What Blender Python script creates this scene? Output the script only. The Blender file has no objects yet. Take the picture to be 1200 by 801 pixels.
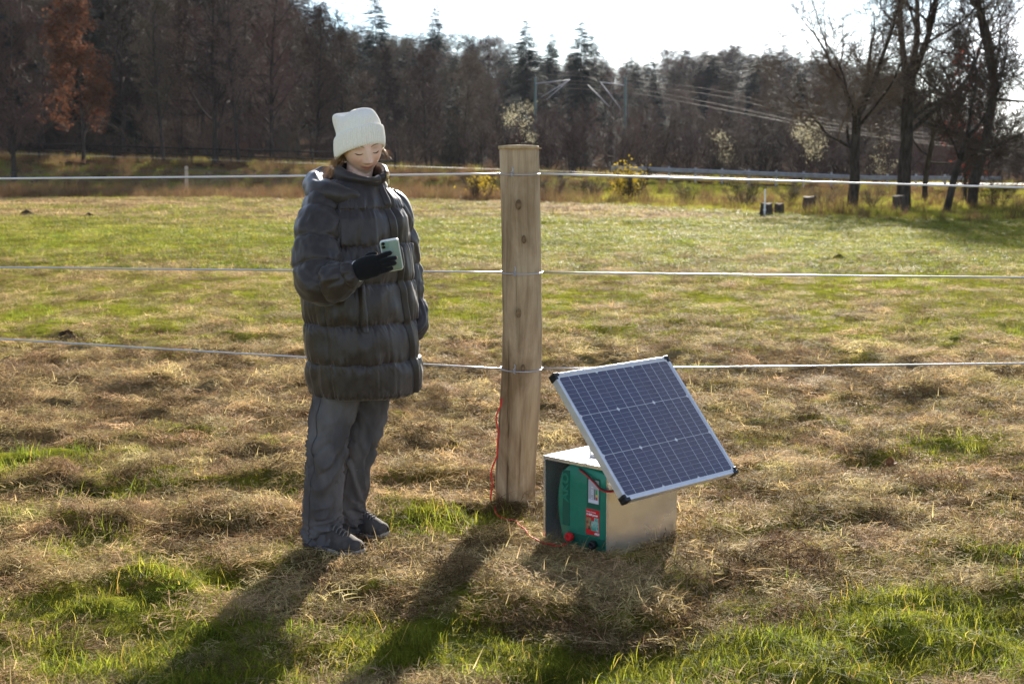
import bpy, math, numpy as np
from mathutils import Matrix, Vector
R = math.radians
rng = np.random.default_rng(7)
S = bpy.context.scene
COL = S.collection
A = np.array
# ------------------------------------------------------------------ camera, sky, sun, exposure
F_PX, CAM_H = 1667.0, 1.5
PITCH = math.atan(207.5 / F_PX)
cam_d = bpy.data.cameras.new('camera'); cam = bpy.data.objects.new('camera', cam_d); COL.objects.link(cam)
cam.location = (0, 0, CAM_H); cam.rotation_euler = (math.pi / 2 - PITCH, 0, 0)
cam_d.sensor_width = 36; cam_d.lens = F_PX / 1200 * 36; cam_d.clip_start = .1; cam_d.clip_end = 6000
cam_d.dof.use_dof = True; cam_d.dof.focus_distance = 5.75; cam_d.dof.aperture_fstop = 6.0
S.camera = cam
SUN_EL, SUN_AZ = R(21), R(10.5)                     # low autumn sun, behind and a little to the right
W = bpy.data.worlds.new('World'); S.world = W; W.use_nodes = True
wn, wl = W.node_tree.nodes, W.node_tree.links
sky = wn.new('ShaderNodeTexSky'); sky.sky_type = 'NISHITA'; sky.sun_disc = False
sky.sun_elevation = SUN_EL; sky.sun_rotation = SUN_AZ; sky.dust_density = .25; sky.ozone_density = 1.5
tc = wn.new('ShaderNodeTexCoord')
mp = wn.new('ShaderNodeMapping'); mp.inputs['Scale'].default_value = (1, 1, 3.2)
cn = wn.new('ShaderNodeTexNoise'); cn.inputs['Scale'].default_value = 3.1; cn.inputs['Detail'].default_value = 7; cn.inputs['Roughness'].default_value = .55
cr = wn.new('ShaderNodeValToRGB'); cr.color_ramp.elements[0].position = .40; cr.color_ramp.elements[1].position = .62
cm = wn.new('ShaderNodeMix'); cm.data_type = 'RGBA'; cm.inputs[7].default_value = (8.4, 8.8, 9.5, 1)
mu = wn.new('ShaderNodeMath'); mu.operation = 'MULTIPLY'; mu.inputs[1].default_value = .9
wl.new(tc.outputs['Generated'], mp.inputs[0]); wl.new(mp.outputs[0], cn.inputs['Vector']); wl.new(cn.outputs[0], cr.inputs[0])
wl.new(cr.outputs[0], mu.inputs[0]); wl.new(mu.outputs[0], cm.inputs[0]); st = wn.new('ShaderNodeMix'); st.data_type = 'RGBA'; st.blend_type = 'MULTIPLY'; st.inputs[0].default_value = 1; st.inputs[7].default_value = (.72, .86, 1.07, 1)
wl.new(sky.outputs[0], st.inputs[6]); wl.new(st.outputs[2], cm.inputs[6])
bw = wn.new('ShaderNodeRGBToBW'); ma = wn.new('ShaderNodeMath'); ma.operation = 'MULTIPLY_ADD'; ma.inputs[1].default_value = 1.25; ma.inputs[2].default_value = .9
ct = wn.new('ShaderNodeMix'); ct.data_type = 'RGBA'; ct.blend_type = 'MULTIPLY'; ct.inputs[0].default_value = 1; ct.inputs[6].default_value = (.97, .99, 1.03, 1)
wl.new(sky.outputs[0], bw.inputs[0]); wl.new(bw.outputs[0], ma.inputs[0]); wl.new(ma.outputs[0], ct.inputs[7]); wl.new(ct.outputs[2], cm.inputs[7])   # thin cloud is as bright as the air round it
wl.new(cm.outputs[2], wn['Background'].inputs[0]); wn['Background'].inputs[1].default_value = .065
sl = bpy.data.lights.new('sun', 'SUN'); sl.energy = 5.0; sl.angle = R(.5); sl.color = (1, .92, .80)
so = bpy.data.objects.new('sun', sl); COL.objects.link(so)
SUN = Vector((math.sin(SUN_AZ) * math.cos(SUN_EL), math.cos(SUN_AZ) * math.cos(SUN_EL), math.sin(SUN_EL)))
so.rotation_euler = SUN.to_track_quat('Z', 'Y').to_euler()
S.view_settings.view_transform = 'Standard'; S.view_settings.look = 'None'; S.view_settings.exposure = 1.82
S.view_settings.gamma = 1; S.view_settings.use_curve_mapping = False
S.cycles.max_bounces = 6; S.cycles.transparent_max_bounces = 8; S.cycles.use_denoising = True
S.cycles.volume_bounces = 0; S.cycles.volume_step_rate = 1

# ------------------------------------------------------------------ helpers
def at(px, py, Y):                                  # a point of the place at depth Y
    u = (px - 600) / F_PX; v = (400.5 - py) / F_PX
    c, s = math.cos(PITCH), math.sin(PITCH)
    d = A([u, c + v * s, -s + v * c]); r = d * (Y / d[1]); r[2] += CAM_H
    return r
def gnd(px, py):
    u = (px - 600) / F_PX; v = (400.5 - py) / F_PX
    c, s = math.cos(PITCH), math.sin(PITCH)
    d = A([u, c + v * s, -s + v * c]); r = d * (-CAM_H / d[2])
    return r[:2]
def XP(px, Y): return (px - 600) / F_PX * Y

def hsh(i, j, k=0, seed=0):
    n = (i.astype(np.int64) * 374761393 + j.astype(np.int64) * 668265263 + k * 1442695041 + seed * 974711) & 0x7fffffff
    n = ((n ^ (n >> 13)) * 1274126177) & 0x7fffffff
    n = (n ^ (n >> 16)) & 0xffff
    return n / 65535.0
def vnoise(x, y, seed=0):                           # smooth value noise, -1..1
    x = np.asarray(x, float); y = np.asarray(y, float)
    i = np.floor(x); j = np.floor(y); f = x - i; g = y - j
    f = f * f * (3 - 2 * f); g = g * g * (3 - 2 * g)
    a = hsh(i, j, 0, seed); b = hsh(i + 1, j, 0, seed); c = hsh(i, j + 1, 0, seed); d = hsh(i + 1, j + 1, 0, seed)
    return ((a * (1 - f) + b * f) * (1 - g) + (c * (1 - f) + d * f) * g) * 2 - 1
def fbm(x, y, o=4, seed=0):
    r = 0; a = 1; t = 0
    for k in range(o):
        r = r + a * vnoise(x * 2 ** k + 17.3 * k, y * 2 ** k - 9.1 * k, seed + k); t += a; a *= .5
    return r / t
def sstep(a, b, x): t = np.clip((x - a) / (b - a), 0, 1); return t * t * (3 - 2 * t)

def mk(name, V, Fs, mats, parent=None, smooth=True, fm=None, link=True):
    """one mesh object from vertices and a list of face arrays (quads or tris)"""
    V = np.asarray(V, np.float32).reshape(-1, 3)
    if isinstance(Fs, np.ndarray): Fs = [Fs]
    Fs = [np.asarray(f, np.int32) for f in Fs if len(f)]
    me = bpy.data.meshes.new(name)
    me.vertices.add(len(V)); me.vertices.foreach_set('co', V.ravel())
    L = sum(f.size for f in Fs); P = sum(len(f) for f in Fs)
    me.loops.add(L); me.loops.foreach_set('vertex_index', np.concatenate([f.ravel() for f in Fs]))
    me.polygons.add(P)
    tot = np.concatenate([np.full(len(f), f.shape[1], np.int32) for f in Fs])
    me.polygons.foreach_set('loop_start', np.concatenate([[0], np.cumsum(tot)[:-1]]).astype(np.int32))
    me.polygons.foreach_set('use_smooth', np.full(P, smooth))
    if fm is not None: me.polygons.foreach_set('material_index', np.asarray(fm, np.int32))
    for m in (mats if isinstance(mats, (list, tuple)) else [mats]): me.materials.append(m)
    me.update(calc_edges=True); me.validate()
    o = bpy.data.objects.new(name, me)
    if link: COL.objects.link(o)
    if parent is not None: o.parent = parent
    return o
class MB:
    def __init__(s): s.v = []; s.f = []; s.n = 0; s.m = []
    def add(s, V, Fs, m=0):
        V = np.asarray(V, float).reshape(-1, 3)
        for f in (Fs if isinstance(Fs, list) else [Fs]):
            f = np.asarray(f, int)
            if len(f): s.f.append(f + s.n); s.m.append(np.full(len(f), m))
        s.v.append(V); s.n += len(V); return s
    def box(s, lo, hi, m=0, bev=0.0):
        x0, y0, z0 = lo; x1, y1, z1 = hi
        if bev <= 0:
            V = A([(x, y, z) for x in (x0, x1) for y in (y0, y1) for z in (z0, z1)])
            F = A([(0, 1, 3, 2), (4, 6, 7, 5), (0, 4, 5, 1), (2, 3, 7, 6), (0, 2, 6, 4), (1, 5, 7, 3)])
            return s.add(V, F, m)
        b = bev; rg = []
        for z, q in ((z0, b), (z0 + b, 0), (z1 - b, 0), (z1, b)):
            xa, xb, ya, yb = x0 + q, x1 - q, y0 + q, y1 - q
            rg.append([(xa + b, ya, z), (xb - b, ya, z), (xb, ya + b, z), (xb, yb - b, z), (xb - b, yb, z), (xa + b, yb, z), (xa, yb - b, z), (xa, ya + b, z)])
        return s.loft(A(rg), cap=True, m=m)
    def loft(s, rings, cap=False, closed=True, m=0):
        rings = np.asarray(rings, float); M, N = rings.shape[:2]
        V, F = loftvf(rings, closed)
        fs = [F]
        if cap:
            V = np.concatenate([V, [rings[0].mean(0)], [rings[-1].mean(0)]])
            i = np.arange(N); j = (i + 1) % N
            fs.append(np.stack([np.full(N, M * N), j, i], 1)); fs.append(np.stack([np.full(N, M * N + 1), (M - 1) * N + i, (M - 1) * N + j], 1))
        return s.add(V, fs, m)
    def tube(s, path, r, S_=8, m=0, cap=True):
        return s.loft(sweep(A(path, dtype=float), np.broadcast_to(r, len(path)), S_), cap=cap, m=m)
    def lathe(s, prof, N=24, c=(0, 0, 0), m=0, cap=True):
        t = np.linspace(0, 2 * np.pi, N, endpoint=False)
        rg = [[(c[0] + r * math.cos(q), c[1] + r * math.sin(q), c[2] + z) for q in t] for r, z in prof]
        return s.loft(A(rg), cap=cap, m=m)
    def xf(s, M):
        M = A(M); s.v = [v @ M[:3, :3].T + M[:3, 3] for v in s.v]; return s
    def build(s, name, mat, parent=None, smooth=False):
        return mk(name, np.concatenate(s.v), s.f, mat, parent, smooth, np.concatenate(s.m))
def loftvf(rings, closed=True):
    M, N = rings.shape[:2]
    k = N if closed else N - 1
    i = np.arange(k); j = (i + 1) % N
    F = np.concatenate([np.stack([a * N + i, a * N + j, (a + 1) * N + j, (a + 1) * N + i], 1) for a in range(M - 1)])
    return rings.reshape(-1, 3), F
def sweep(P, r, N, squash=None, ref=None, ang0=0):
    """rings of a tube along a path with parallel transport"""
    T = np.gradient(P, axis=0); T /= np.linalg.norm(T, axis=1)[:, None] + 1e-12
    u = A(ref, dtype=float) if ref is not None else (A([0, 0, 1.]) if abs(T[0][2]) < .9 else A([1., 0, 0]))
    out = []; t = np.linspace(0, 2 * np.pi, N, endpoint=False) + ang0
    for k in range(len(P)):
        u = u - T[k] * (u @ T[k]); u /= np.linalg.norm(u); w = np.cross(T[k], u)
        q = 1 if squash is None else squash[k]
        rr = np.asarray(r[k])
        out.append(P[k] + (np.cos(t) * rr)[:, None] * u + (np.sin(t) * rr * q)[:, None] * w)
    return A(out)
def spline(P, n):
    P = A(P, dtype=float); d = np.concatenate([[0], np.cumsum(np.linalg.norm(np.diff(P, axis=0), axis=1) ** .5)])
    t = np.linspace(0, d[-1], n); out = []
    m = np.gradient(P, d, axis=0) if len(P) > 2 else np.tile((P[1] - P[0]) / d[-1], (2, 1))
    for q in t:
        k = min(np.searchsorted(d, q, 'right') - 1, len(P) - 2); h = d[k + 1] - d[k]; s = (q - d[k]) / h
        out.append((2*s**3-3*s*s+1)*P[k] + (s**3-2*s*s+s)*h*m[k] + (-2*s**3+3*s*s)*P[k+1] + (s**3-s*s)*h*m[k+1])
    return A(out)
def tag(o, label=None, cat=None, group=None, kind=None):
    if label: o['label'] = label
    if cat: o['category'] = cat
    if group: o['group'] = group
    if kind: o['kind'] = kind
    return o
def empty(name, loc=(0, 0, 0), rz=0):
    o = bpy.data.objects.new(name, None); COL.objects.link(o); o.location = loc; o.rotation_euler = (0, 0, rz); o.empty_display_size = .1
    return o
def dup(o, name=None):
    c = o.copy(); COL.objects.link(c)
    for ch in o.children:
        d = ch.copy(); COL.objects.link(d); d.parent = c
        for g in ch.children:
            e = g.copy(); COL.objects.link(e); e.parent = d
    return c
# ------------------------------------------------------------------ materials
def mat(name, col, rough=.7, metal=0.0, col2=None, scale=20, stretch=(1, 1, 1), detail=4, bump=0.0, bscale=None, spec=None, trans=0.0,
        ramp=(.35, .65), vary=0.0, coat=0.0, aniso=0.0, sheen=0.0, bdist=.01):
    m = bpy.data.materials.new(name); m.use_nodes = True
    n, l = m.node_tree.nodes, m.node_tree.links
    b = n['Principled BSDF']; b.inputs['Roughness'].default_value = rough; b.inputs['Metallic'].default_value = metal
    b.inputs['Specular IOR Level'].default_value = spec or 0; b.inputs['Base Color'].default_value = (*col, 1)
    b.inputs['Coat Weight'].default_value = coat; b.inputs['Sheen Weight'].default_value = sheen
    if spec is None: b.inputs['Specular IOR Level'].default_value = .3 if rough < .65 else .04
    out = b.inputs['Base Color']; src = None
    t = n.new('ShaderNodeTexCoord'); p = n.new('ShaderNodeMapping'); p.inputs['Scale'].default_value = stretch
    l.new(t.outputs['Object'], p.inputs[0])
    if col2 is not None:
        z = n.new('ShaderNodeTexNoise'); z.inputs['Scale'].default_value = scale; z.inputs['Detail'].default_value = detail
        l.new(p.outputs[0], z.inputs['Vector'])
        c = n.new('ShaderNodeValToRGB'); c.color_ramp.elements[0].position = ramp[0]; c.color_ramp.elements[1].position = ramp[1]
        c.color_ramp.elements[0].color = (*col, 1); c.color_ramp.elements[1].color = (*col2, 1)
        l.new(z.outputs[0], c.inputs[0]); src = c.outputs[0]
    if vary:
        oi = n.new('ShaderNodeObjectInfo'); h = n.new('ShaderNodeHueSaturation')
        h.inputs['Color'].default_value = (*col, 1)
        if src: l.new(src, h.inputs['Color'])
        mr = n.new('ShaderNodeMapRange'); mr.inputs[3].default_value = 1 - vary; mr.inputs[4].default_value = 1 + vary
        mh = n.new('ShaderNodeMapRange'); mh.inputs[3].default_value = .5 - vary * .05; mh.inputs[4].default_value = .5 + vary * .05
        w = n.new('ShaderNodeMath'); w.operation = 'FRACT'; w2 = n.new('ShaderNodeMath'); w2.operation = 'MULTIPLY'; w2.inputs[1].default_value = 7.31
        l.new(oi.outputs['Random'], mr.inputs[0]); l.new(oi.outputs['Random'], w2.inputs[0]); l.new(w2.outputs[0], w.inputs[0]); l.new(w.outputs[0], mh.inputs[0])
        l.new(mr.outputs[0], h.inputs['Value']); l.new(mh.outputs[0], h.inputs['Hue']); src = h.outputs[0]
    if src: l.new(src, out)
    if bump:
        z = n.new('ShaderNodeTexNoise'); z.inputs['Scale'].default_value = bscale or scale; z.inputs['Detail'].default_value = 5
        l.new(p.outputs[0], z.inputs['Vector'])
        bb = n.new('ShaderNodeBump'); bb.inputs['Strength'].default_value = bump; bb.inputs['Distance'].default_value = bdist
        l.new(z.outputs[0], bb.inputs['Height']); l.new(bb.outputs[0], b.inputs['Normal'])
    if trans:
        tr = n.new('ShaderNodeBsdfTranslucent'); mx = n.new('ShaderNodeMixShader'); mx.inputs[0].default_value = trans
        if src: l.new(src, tr.inputs[0])
        else: tr.inputs[0].default_value = (*col, 1)
        l.new(b.outputs[0], mx.inputs[1]); l.new(tr.outputs[0], mx.inputs[2]); l.new(mx.outputs[0], n['Material Output'].inputs[0])
    return m
M = {}
M['hay'] = mat('hay', (.66, .50, .245), .7, col2=(.27, .18, .08), scale=9, trans=.40, vary=.5, spec=.05)
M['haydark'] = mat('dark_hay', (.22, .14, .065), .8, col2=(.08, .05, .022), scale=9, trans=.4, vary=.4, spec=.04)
M['blade'] = mat('grass_blade', (.215, .225, .026), .6, col2=(.13, .155, .014), scale=6, trans=.6, vary=.6, spec=.05)
M['blademix'] = mat('faded_grass_blade', (.46, .38, .09), .6, col2=(.21, .22, .03), scale=6, trans=.45, vary=.5, spec=.08)
M['straw'] = mat('yellow_blade', (.55, .42, .09), .6, col2=(.34, .22, .05), scale=5, trans=.5, vary=.4, spec=.06)
M['bark'] = mat('bark', (.075, .06, .05), .9, col2=(.03, .025, .02), scale=12, stretch=(1, 1, .25), bump=.6, bdist=.03)
M['twig'] = mat('twig', (.098, .068, .050), .75, vary=.6, spec=.08)
M['twigred'] = mat('reddish_twig', (.105, .066, .052), .75, vary=.4, spec=.08)
M['needle'] = mat('needle', (.015, .030, .022), .8, trans=.06, vary=.3)
M['rust'] = mat('rust_leaf', (.17, .068, .032), .8, col2=(.09, .042, .026), scale=1.5, trans=.35)
M['redleaf'] = mat('red_leaf', (.22, .05, .03), .7, trans=.35)
M['fluff'] = mat('seed_fluff', (.42, .38, .24), .9, trans=.4)
M['weed'] = mat('dead_weed', (.20, .12, .06), .8, trans=.3, vary=.4)
M['weedgreen'] = mat('rough_grass', (.30, .28, .045), .7, trans=.45, vary=.4)
M['yellow'] = mat('yellow_leaf', (.42, .30, .03), .7, trans=.4)
# ------------------------------------------------------------------ the ground
def edge_y(x):                                      # where the mown field ends, against px direction
    return np.interp(x, [-60, -24, -19, 0, 7.5, 11, 30], [66, 66, 65, 58, 42, 36, 30])
def road_y(x): return 80 - .26 * x
def road_z(x): return np.interp(x, [-80, -34, 2.5, 18, 60], [2.6, 2.0, .85, .25, .1])
def hill(x, y):
    px = x / np.maximum(y, 60) * F_PX + 600
    top = np.interp(px, [-400, 0, 400, 800, 950, 1080, 1250, 1600], [34, 24, 14, 10, 9, 3, 0, 0])
    return top * sstep(100, 320, y) + sstep(320, 700, y) * top * .12
def clods(x, y):
    f = sstep(0, 6, 16 - y)
    a = fbm(x * 2.3, y * 3.0, 3, 3); b = vnoise(x * 6, y * 8, 8); c = vnoise(x * 12, y * 14, 9); b = np.where(b < -.1, -.1 + (b + .1) * 1.8, b)
    return (np.maximum(a, -.2) * .095 + b * .022 + c * .015) * (.25 + .75 * f)
def H(x, y):
    x = np.asarray(x, float); y = np.asarray(y, float)
    far = sstep(14, 40, y)
    z = clods(x, y) * sstep(1.5, 3, y) + .05 * vnoise(x * .25, y * .35, 5) * sstep(10, 25, y)
    z = z * (1 - sstep(60, 75, y)) + .10 * fbm(x * .4, y * .4, 3, 6) * sstep(0, 6, y - edge_y(x))
    ry, rz = road_y(x), road_z(x)
    d = y - ry
    z = z + rz * sstep(-9, -4.2, d) * (y < 400)
    z = z + hill(x, y) + .5 * fbm(x * .05, y * .05, 3, 11) * sstep(8, 30, d)
    # level the footing under the steel box, the post and the shoes
    for cx, cy, rr in ((.30, 5.46, .62), (.02, 6.23, .3), (-.66, 5.52, .40)):
        k = 1 - sstep(rr * .55, rr, np.hypot(x - cx, y - cy)); z = z * (1 - k)
    return z
GREEN = [  # green tufts seen in the photograph: pixel x, pixel y, spread x (m), spread y (m), strength
    (25, 540, .55, .35, 1.5), (165, 580, .40, .30, 1.7), (95, 650, .6, .25, 1.1), (500, 612, .40, .25, 1.6), (330, 575, .25, .14, 1.2),
    (60, 760, .7, .35, 1.0), (330, 765, .45, .25, .9), (500, 775, .3, .2, .9), (560, 745, .3, .2, .7), (1060, 740, .6, .5, .85), (1150, 670, .4, .35, .8), (870, 775, .3, .2, .8),
    (855, 630, .16, .12, 1.2), (960, 760, .4, .3, .7), (1100, 525, .3, .25, .9), (1160, 515, .2, .2, .8), (250, 690, .3, .2, .8), (740, 660, .25, .12, .8), (20, 610, .35, .2, 1.2), (120, 800, .6, .2, .6), (420, 800, .5, .2, .6), (700, 800, .4, .2, .4), (1000, 800, .8, .25, .7),
    (1180, 600, .35, .3, .9), (610, 770, .4, .2, .7), (800, 430, .5, .5, .4), (225, 500, .25, .2, .6), (480, 555, .2, .15, .6), (960, 620, .2, .12, .6)]
GPT = [(*gnd(a, b), c, d, e) for a, b, c, d, e in GREEN]
def green(x, y):
    g = .22 * fbm(x * .55, y * .9, 4, 21) + .25 * fbm(x * .12 + 3, y * .22, 3, 31) + .02
    g = g + .62 * np.exp(-((y - 27 - .1 * x) / 6.5) ** 2) * (.75 + .5 * vnoise(x * .1, y * .3, 4)) + .55 * np.exp(-((y - 13.6) / 2.2) ** 2) * (.8 + .6 * vnoise(x * .2, y * .5, 44))
    g = g + .22 * sstep(1, 6, x) * sstep(11, 14, y) * (1 - sstep(26, 34, y)) - .16 * np.exp(-((y - 9.5) / 2.5) ** 2) + .55 * np.exp(-((y - 37 + .4 * (x - 11)) / 3) ** 2) * sstep(6, 12, x)
    br_ = .75 + .55 * np.clip(vnoise(x * 3.1, y * 3.6, 23) * 1.2 + .5 * vnoise(x * 8, y * 9, 24), -.9, 1.2)
    for px, py, sx, sy, a in GPT: g = g + a * br_ * np.exp(-((x - px) / sx) ** 2 - ((y - py) / sy) ** 2)
    g = g + .11 + .12 * vnoise(x * 2.2, y * 2.6, 29) + .20 * sstep(5.6, 4.6, y) + .22 * sstep(10.5, 12.5, y) * (1 - sstep(38, 46, y))
    g = g + .55 * sstep(-3, 1, y - edge_y(x)) * sstep(2, 10, x) + .15 * sstep(0, 3, y - edge_y(x))
    return g
def ground_material():
    m = bpy.data.materials.new('meadow'); m.use_nodes = True
    n, l = m.node_tree.nodes, m.node_tree.links; b = n['Principled BSDF']; b.inputs['Roughness'].default_value = 1; b.inputs['Specular IOR Level'].default_value = 0
    at_ = n.new('ShaderNodeAttribute'); at_.attribute_name = 'green'
    av = n.new('ShaderNodeAttribute'); av.attribute_name = 'wood'
    ge = n.new('ShaderNodeTexCoord')
    def noise(scale, st, det=5, ro=.6):
        p = n.new('ShaderNodeMapping'); p.inputs['Scale'].default_value = st; l.new(ge.outputs['Object'], p.inputs[0])
        z = n.new('ShaderNodeTexNoise'); z.inputs['Scale'].default_value = scale; z.inputs['Detail'].default_value = det; z.inputs['Roughness'].default_value = ro
        l.new(p.outputs[0], z.inputs['Vector']); return z.outputs[0]
    def ramp(src, a, b_, ca, cb):
        c = n.new('ShaderNodeValToRGB'); c.color_ramp.elements[0].position = a; c.color_ramp.elements[1].position = b_
        c.color_ramp.elements[0].color = ca; c.color_ramp.elements[1].color = cb; l.new(src, c.inputs[0]); return c.outputs[0]
    def mix(f, a, b_):
        x = n.new('ShaderNodeMix'); x.data_type = 'RGBA'
        l.new(f, x.inputs[0]); l.new(a, x.inputs[6]); l.new(b_, x.inputs[7]); return x.outputs[2]
    def math_(op, a, b_):
        x = n.new('ShaderNodeMath'); x.operation = op
        for k, q in enumerate((a, b_)):
            if isinstance(q, (int, float)): x.inputs[k].default_value = q
            else: l.new(q, x.inputs[k])
        return x.outputs[0]
    fine = noise(9, (1, 1, 1), 8, .7); mid = noise(1.6, (1, .9, 1), 6, .62); big = noise(.35, (.6, 1, 1), 4)
    straw = ramp(fine, .30, .70, (.085, .055, .025, 1), (.33, .245, .115, 1))
    grass = ramp(fine, .30, .70, (.09, .10, .012, 1), (.26, .26, .032, 1))
    litter = ramp(fine, .3, .7, (.03, .02, .014, 1), (.075, .05, .032, 1))
    soil = ramp(fine, .3, .7, (.03, .02, .011, 1), (.09, .06, .032, 1))
    g = math_('ADD', at_.outputs['Fac'], math_('MULTIPLY', math_('SUBTRACT', mid, .5), 1.1))
    gf = ramp(g, .12, .42, (0, 0, 0, 1), (1, 1, 1, 1))
    c = mix(gf, straw, grass)
    sf = ramp(math_('ADD', mid, math_('MULTIPLY', math_('SUBTRACT', fine, .5), .7)), .30, .42, (1, 1, 1, 1), (0, 0, 0, 1))
    c = mix(sf, c, soil)
    c = mix(av.outputs['Fac'], c, litter)
    l.new(c, b.inputs['Base Color'])
    bb = n.new('ShaderNodeBump'); bb.inputs['Strength'].default_value = .9; bb.inputs['Distance'].default_value = .06
    l.new(math_('ADD', fine, math_('MULTIPLY', mid, 1.5)), bb.inputs['Height']); l.new(bb.outputs[0], b.inputs['Normal'])
    return m
def geom(a, b, s0, k):
    r = [a]; s = s0
    while r[-1] < b: r.append(r[-1] + s); s *= k
    return r
ys = np.concatenate([-A(geom(-3.4, 60, .3, 1.25))[::-1], np.arange(3.45, 12.6, .042), geom(12.65, 2600, .05, 1.035)])
xr = geom(5.05, 2200, .06, 1.06)
xs = np.concatenate([-A(xr)[::-1], np.arange(-5, 5.01, .045), xr])
gx, gy = np.meshgrid(xs, ys)
gz = H(gx, gy)
_, gf = loftvf(np.stack([gx, gy, gz], -1), closed=False)
ground = mk('ground', np.stack([gx, gy, gz], -1), gf, ground_material()); tag(ground, kind='structure')
for nm, val in (('green', green(gx, gy)), ('wood', sstep(-5.2, -3.5, gy - road_y(gx)))):
    a_ = ground.data.attributes.new(nm, 'FLOAT', 'POINT'); a_.data.foreach_set('value', val.ravel().astype(np.float32))
# road on the bank with its grass verge
rx = np.linspace(-120, 90, 140)
def road_strip(o0, o1, dz, mt, nm):
    w = np.stack([np.stack([rx, road_y(rx) + o, H(rx, road_y(rx) + o * 0) * 0 + road_z(rx) + dz], -1) for o in np.linspace(o0, o1, 4)], 1)
    V, Fq = loftvf(w, closed=False); o = mk(nm, V, Fq, mt); tag(o, kind='structure'); return o
asphalt = mat('asphalt', (.055, .055, .06), .75, col2=(.04, .04, .042), scale=3, spec=.25)
road_strip(-3.2, 3.2, .30, asphalt, 'road')

# ------------------------------------------------------------------ grass: blade clumps instanced by geometry nodes
def blades(n, spread, L, lean, width, curl, seed, flat=0.0, zoff=0.0):
    r = np.random.default_rng(seed)
    a = r.uniform(0, 2 * np.pi, n); q = np.sqrt(r.uniform(0, 1, n)) * spread; b0 = r.uniform(0, 2 * np.pi, n)
    p = np.stack([q * np.cos(b0), q * np.sin(b0), np.full(n, zoff)], 1)
    th = np.clip(r.normal(lean, .35, n), .03, 1.5); le = L * r.uniform(.45, 1.15, n)
    th = np.where(r.uniform(0, 1, n) < flat, r.uniform(1.25, 1.57, n), th)
    d = np.stack([np.cos(a) * np.sin(th), np.sin(a) * np.sin(th), np.cos(th)], 1)
    w = width * r.uniform(.6, 1.2, n); side = np.stack([-np.sin(a), np.cos(a), r.normal(0, .4, n)], 1); side /= np.linalg.norm(side, axis=1)[:, None]
    if flat > 0: p[:, 2] += r.uniform(0, .035, n)
    cz = r.uniform(.3, 1.3, n) * curl; K = 4; V = []
    sw = r.normal(0, .25, (n, 3)) * A([1, 1, .4])
    for k in range(K):
        t = k / (K - 1)
        c = p + d * (le * t)[:, None] + A([0, 0, -1]) * (cz * le * t * t)[:, None] + sw * (le * t * t)[:, None] * .6
        c[:, 2] = np.maximum(c[:, 2], .002 + .004 * t + zoff)
        ww = w * (1 - t ** 1.5 * .92)
        V += [c - side * ww[:, None] / 2, c + side * ww[:, None] / 2]
    V = np.stack(V, 1); i = np.arange(n)[:, None] * 2 * K
    F = np.concatenate([np.concatenate([i + 2 * k, i + 2 * k + 1, i + 2 * k + 3, i + 2 * k + 2], 1) for k in range(K - 1)])
    return V.reshape(-1, 3), F
def proto(nm, VF, m): return mk(nm, VF[0], VF[1], m, link=False)
def scatter(name, P, rot, scl, pick, protos, label=None):
    o = mk(name, P, np.zeros((0, 3), int), []) if False else None
    me = bpy.data.meshes.new(name); me.vertices.add(len(P)); me.vertices.foreach_set('co', np.asarray(P, np.float32).ravel())
    for nm, ty, v, key in (('rot', 'FLOAT_VECTOR', rot, 'vector'), ('scl', 'FLOAT_VECTOR', scl, 'vector'), ('pick', 'INT', pick, 'value')):
        a = me.attributes.new(nm, ty, 'POINT'); a.data.foreach_set(key, np.asarray(v, np.int32 if ty == 'INT' else np.float32).ravel())
    o = bpy.data.objects.new(name, me); COL.objects.link(o); o['kind'] = 'stuff'
    if label: o['label'] = label
    c = bpy.data.collections.new(name + ' clumps')
    for k, p in enumerate(protos): p.name = '%s clump %02d' % (name, k); c.objects.link(p)
    g = bpy.data.node_groups.new(name + ' scatter', 'GeometryNodeTree')
    g.interface.new_socket('Geometry', in_out='INPUT', socket_type='NodeSocketGeometry'); g.interface.new_socket('Geometry', in_out='OUTPUT', socket_type='NodeSocketGeometry')
    n, l = g.nodes, g.links
    gi = n.new('NodeGroupInput'); go = n.new('NodeGroupOutput'); ip = n.new('GeometryNodeInstanceOnPoints'); ci = n.new('GeometryNodeCollectionInfo')
    ci.inputs['Collection'].default_value = c; ci.inputs['Separate Children'].default_value = True; ci.inputs['Reset Children'].default_value = True
    def na(nm, ty):
        x = n.new('GeometryNodeInputNamedAttribute'); x.data_type = ty; x.inputs['Name'].default_value = nm; return x.outputs['Attribute']
    er = n.new('FunctionNodeEulerToRotation')
    l.new(na('rot', 'FLOAT_VECTOR'), er.inputs[0]); l.new(er.outputs[0], ip.inputs['Rotation']); l.new(na('scl', 'FLOAT_VECTOR'), ip.inputs['Scale'])
    l.new(na('pick', 'INT'), ip.inputs['Instance Index']); ip.inputs['Pick Instance'].default_value = True
    l.new(gi.outputs[0], ip.inputs['Points']); l.new(ci.outputs[0], ip.inputs['Instance']); l.new(ip.outputs[0], go.inputs[0])
    md = o.modifiers.new('scatter', 'NODES'); md.node_group = g
    return o
def field_points(n_near, y0, y1, power, margin=1.4):
    """random points over the visible wedge of the field, thinning with distance"""
    u = rng.uniform(0, 1, n_near)
    e = 2 - power
    y = (u * (y1 ** e - y0 ** e) + y0 ** e) ** (1 / e) if abs(e) > 1e-6 else y0 * (y1 / y0) ** u
    x = rng.uniform(-.36 * margin, .36 * margin, n_near) * y
    return x, y
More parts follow.
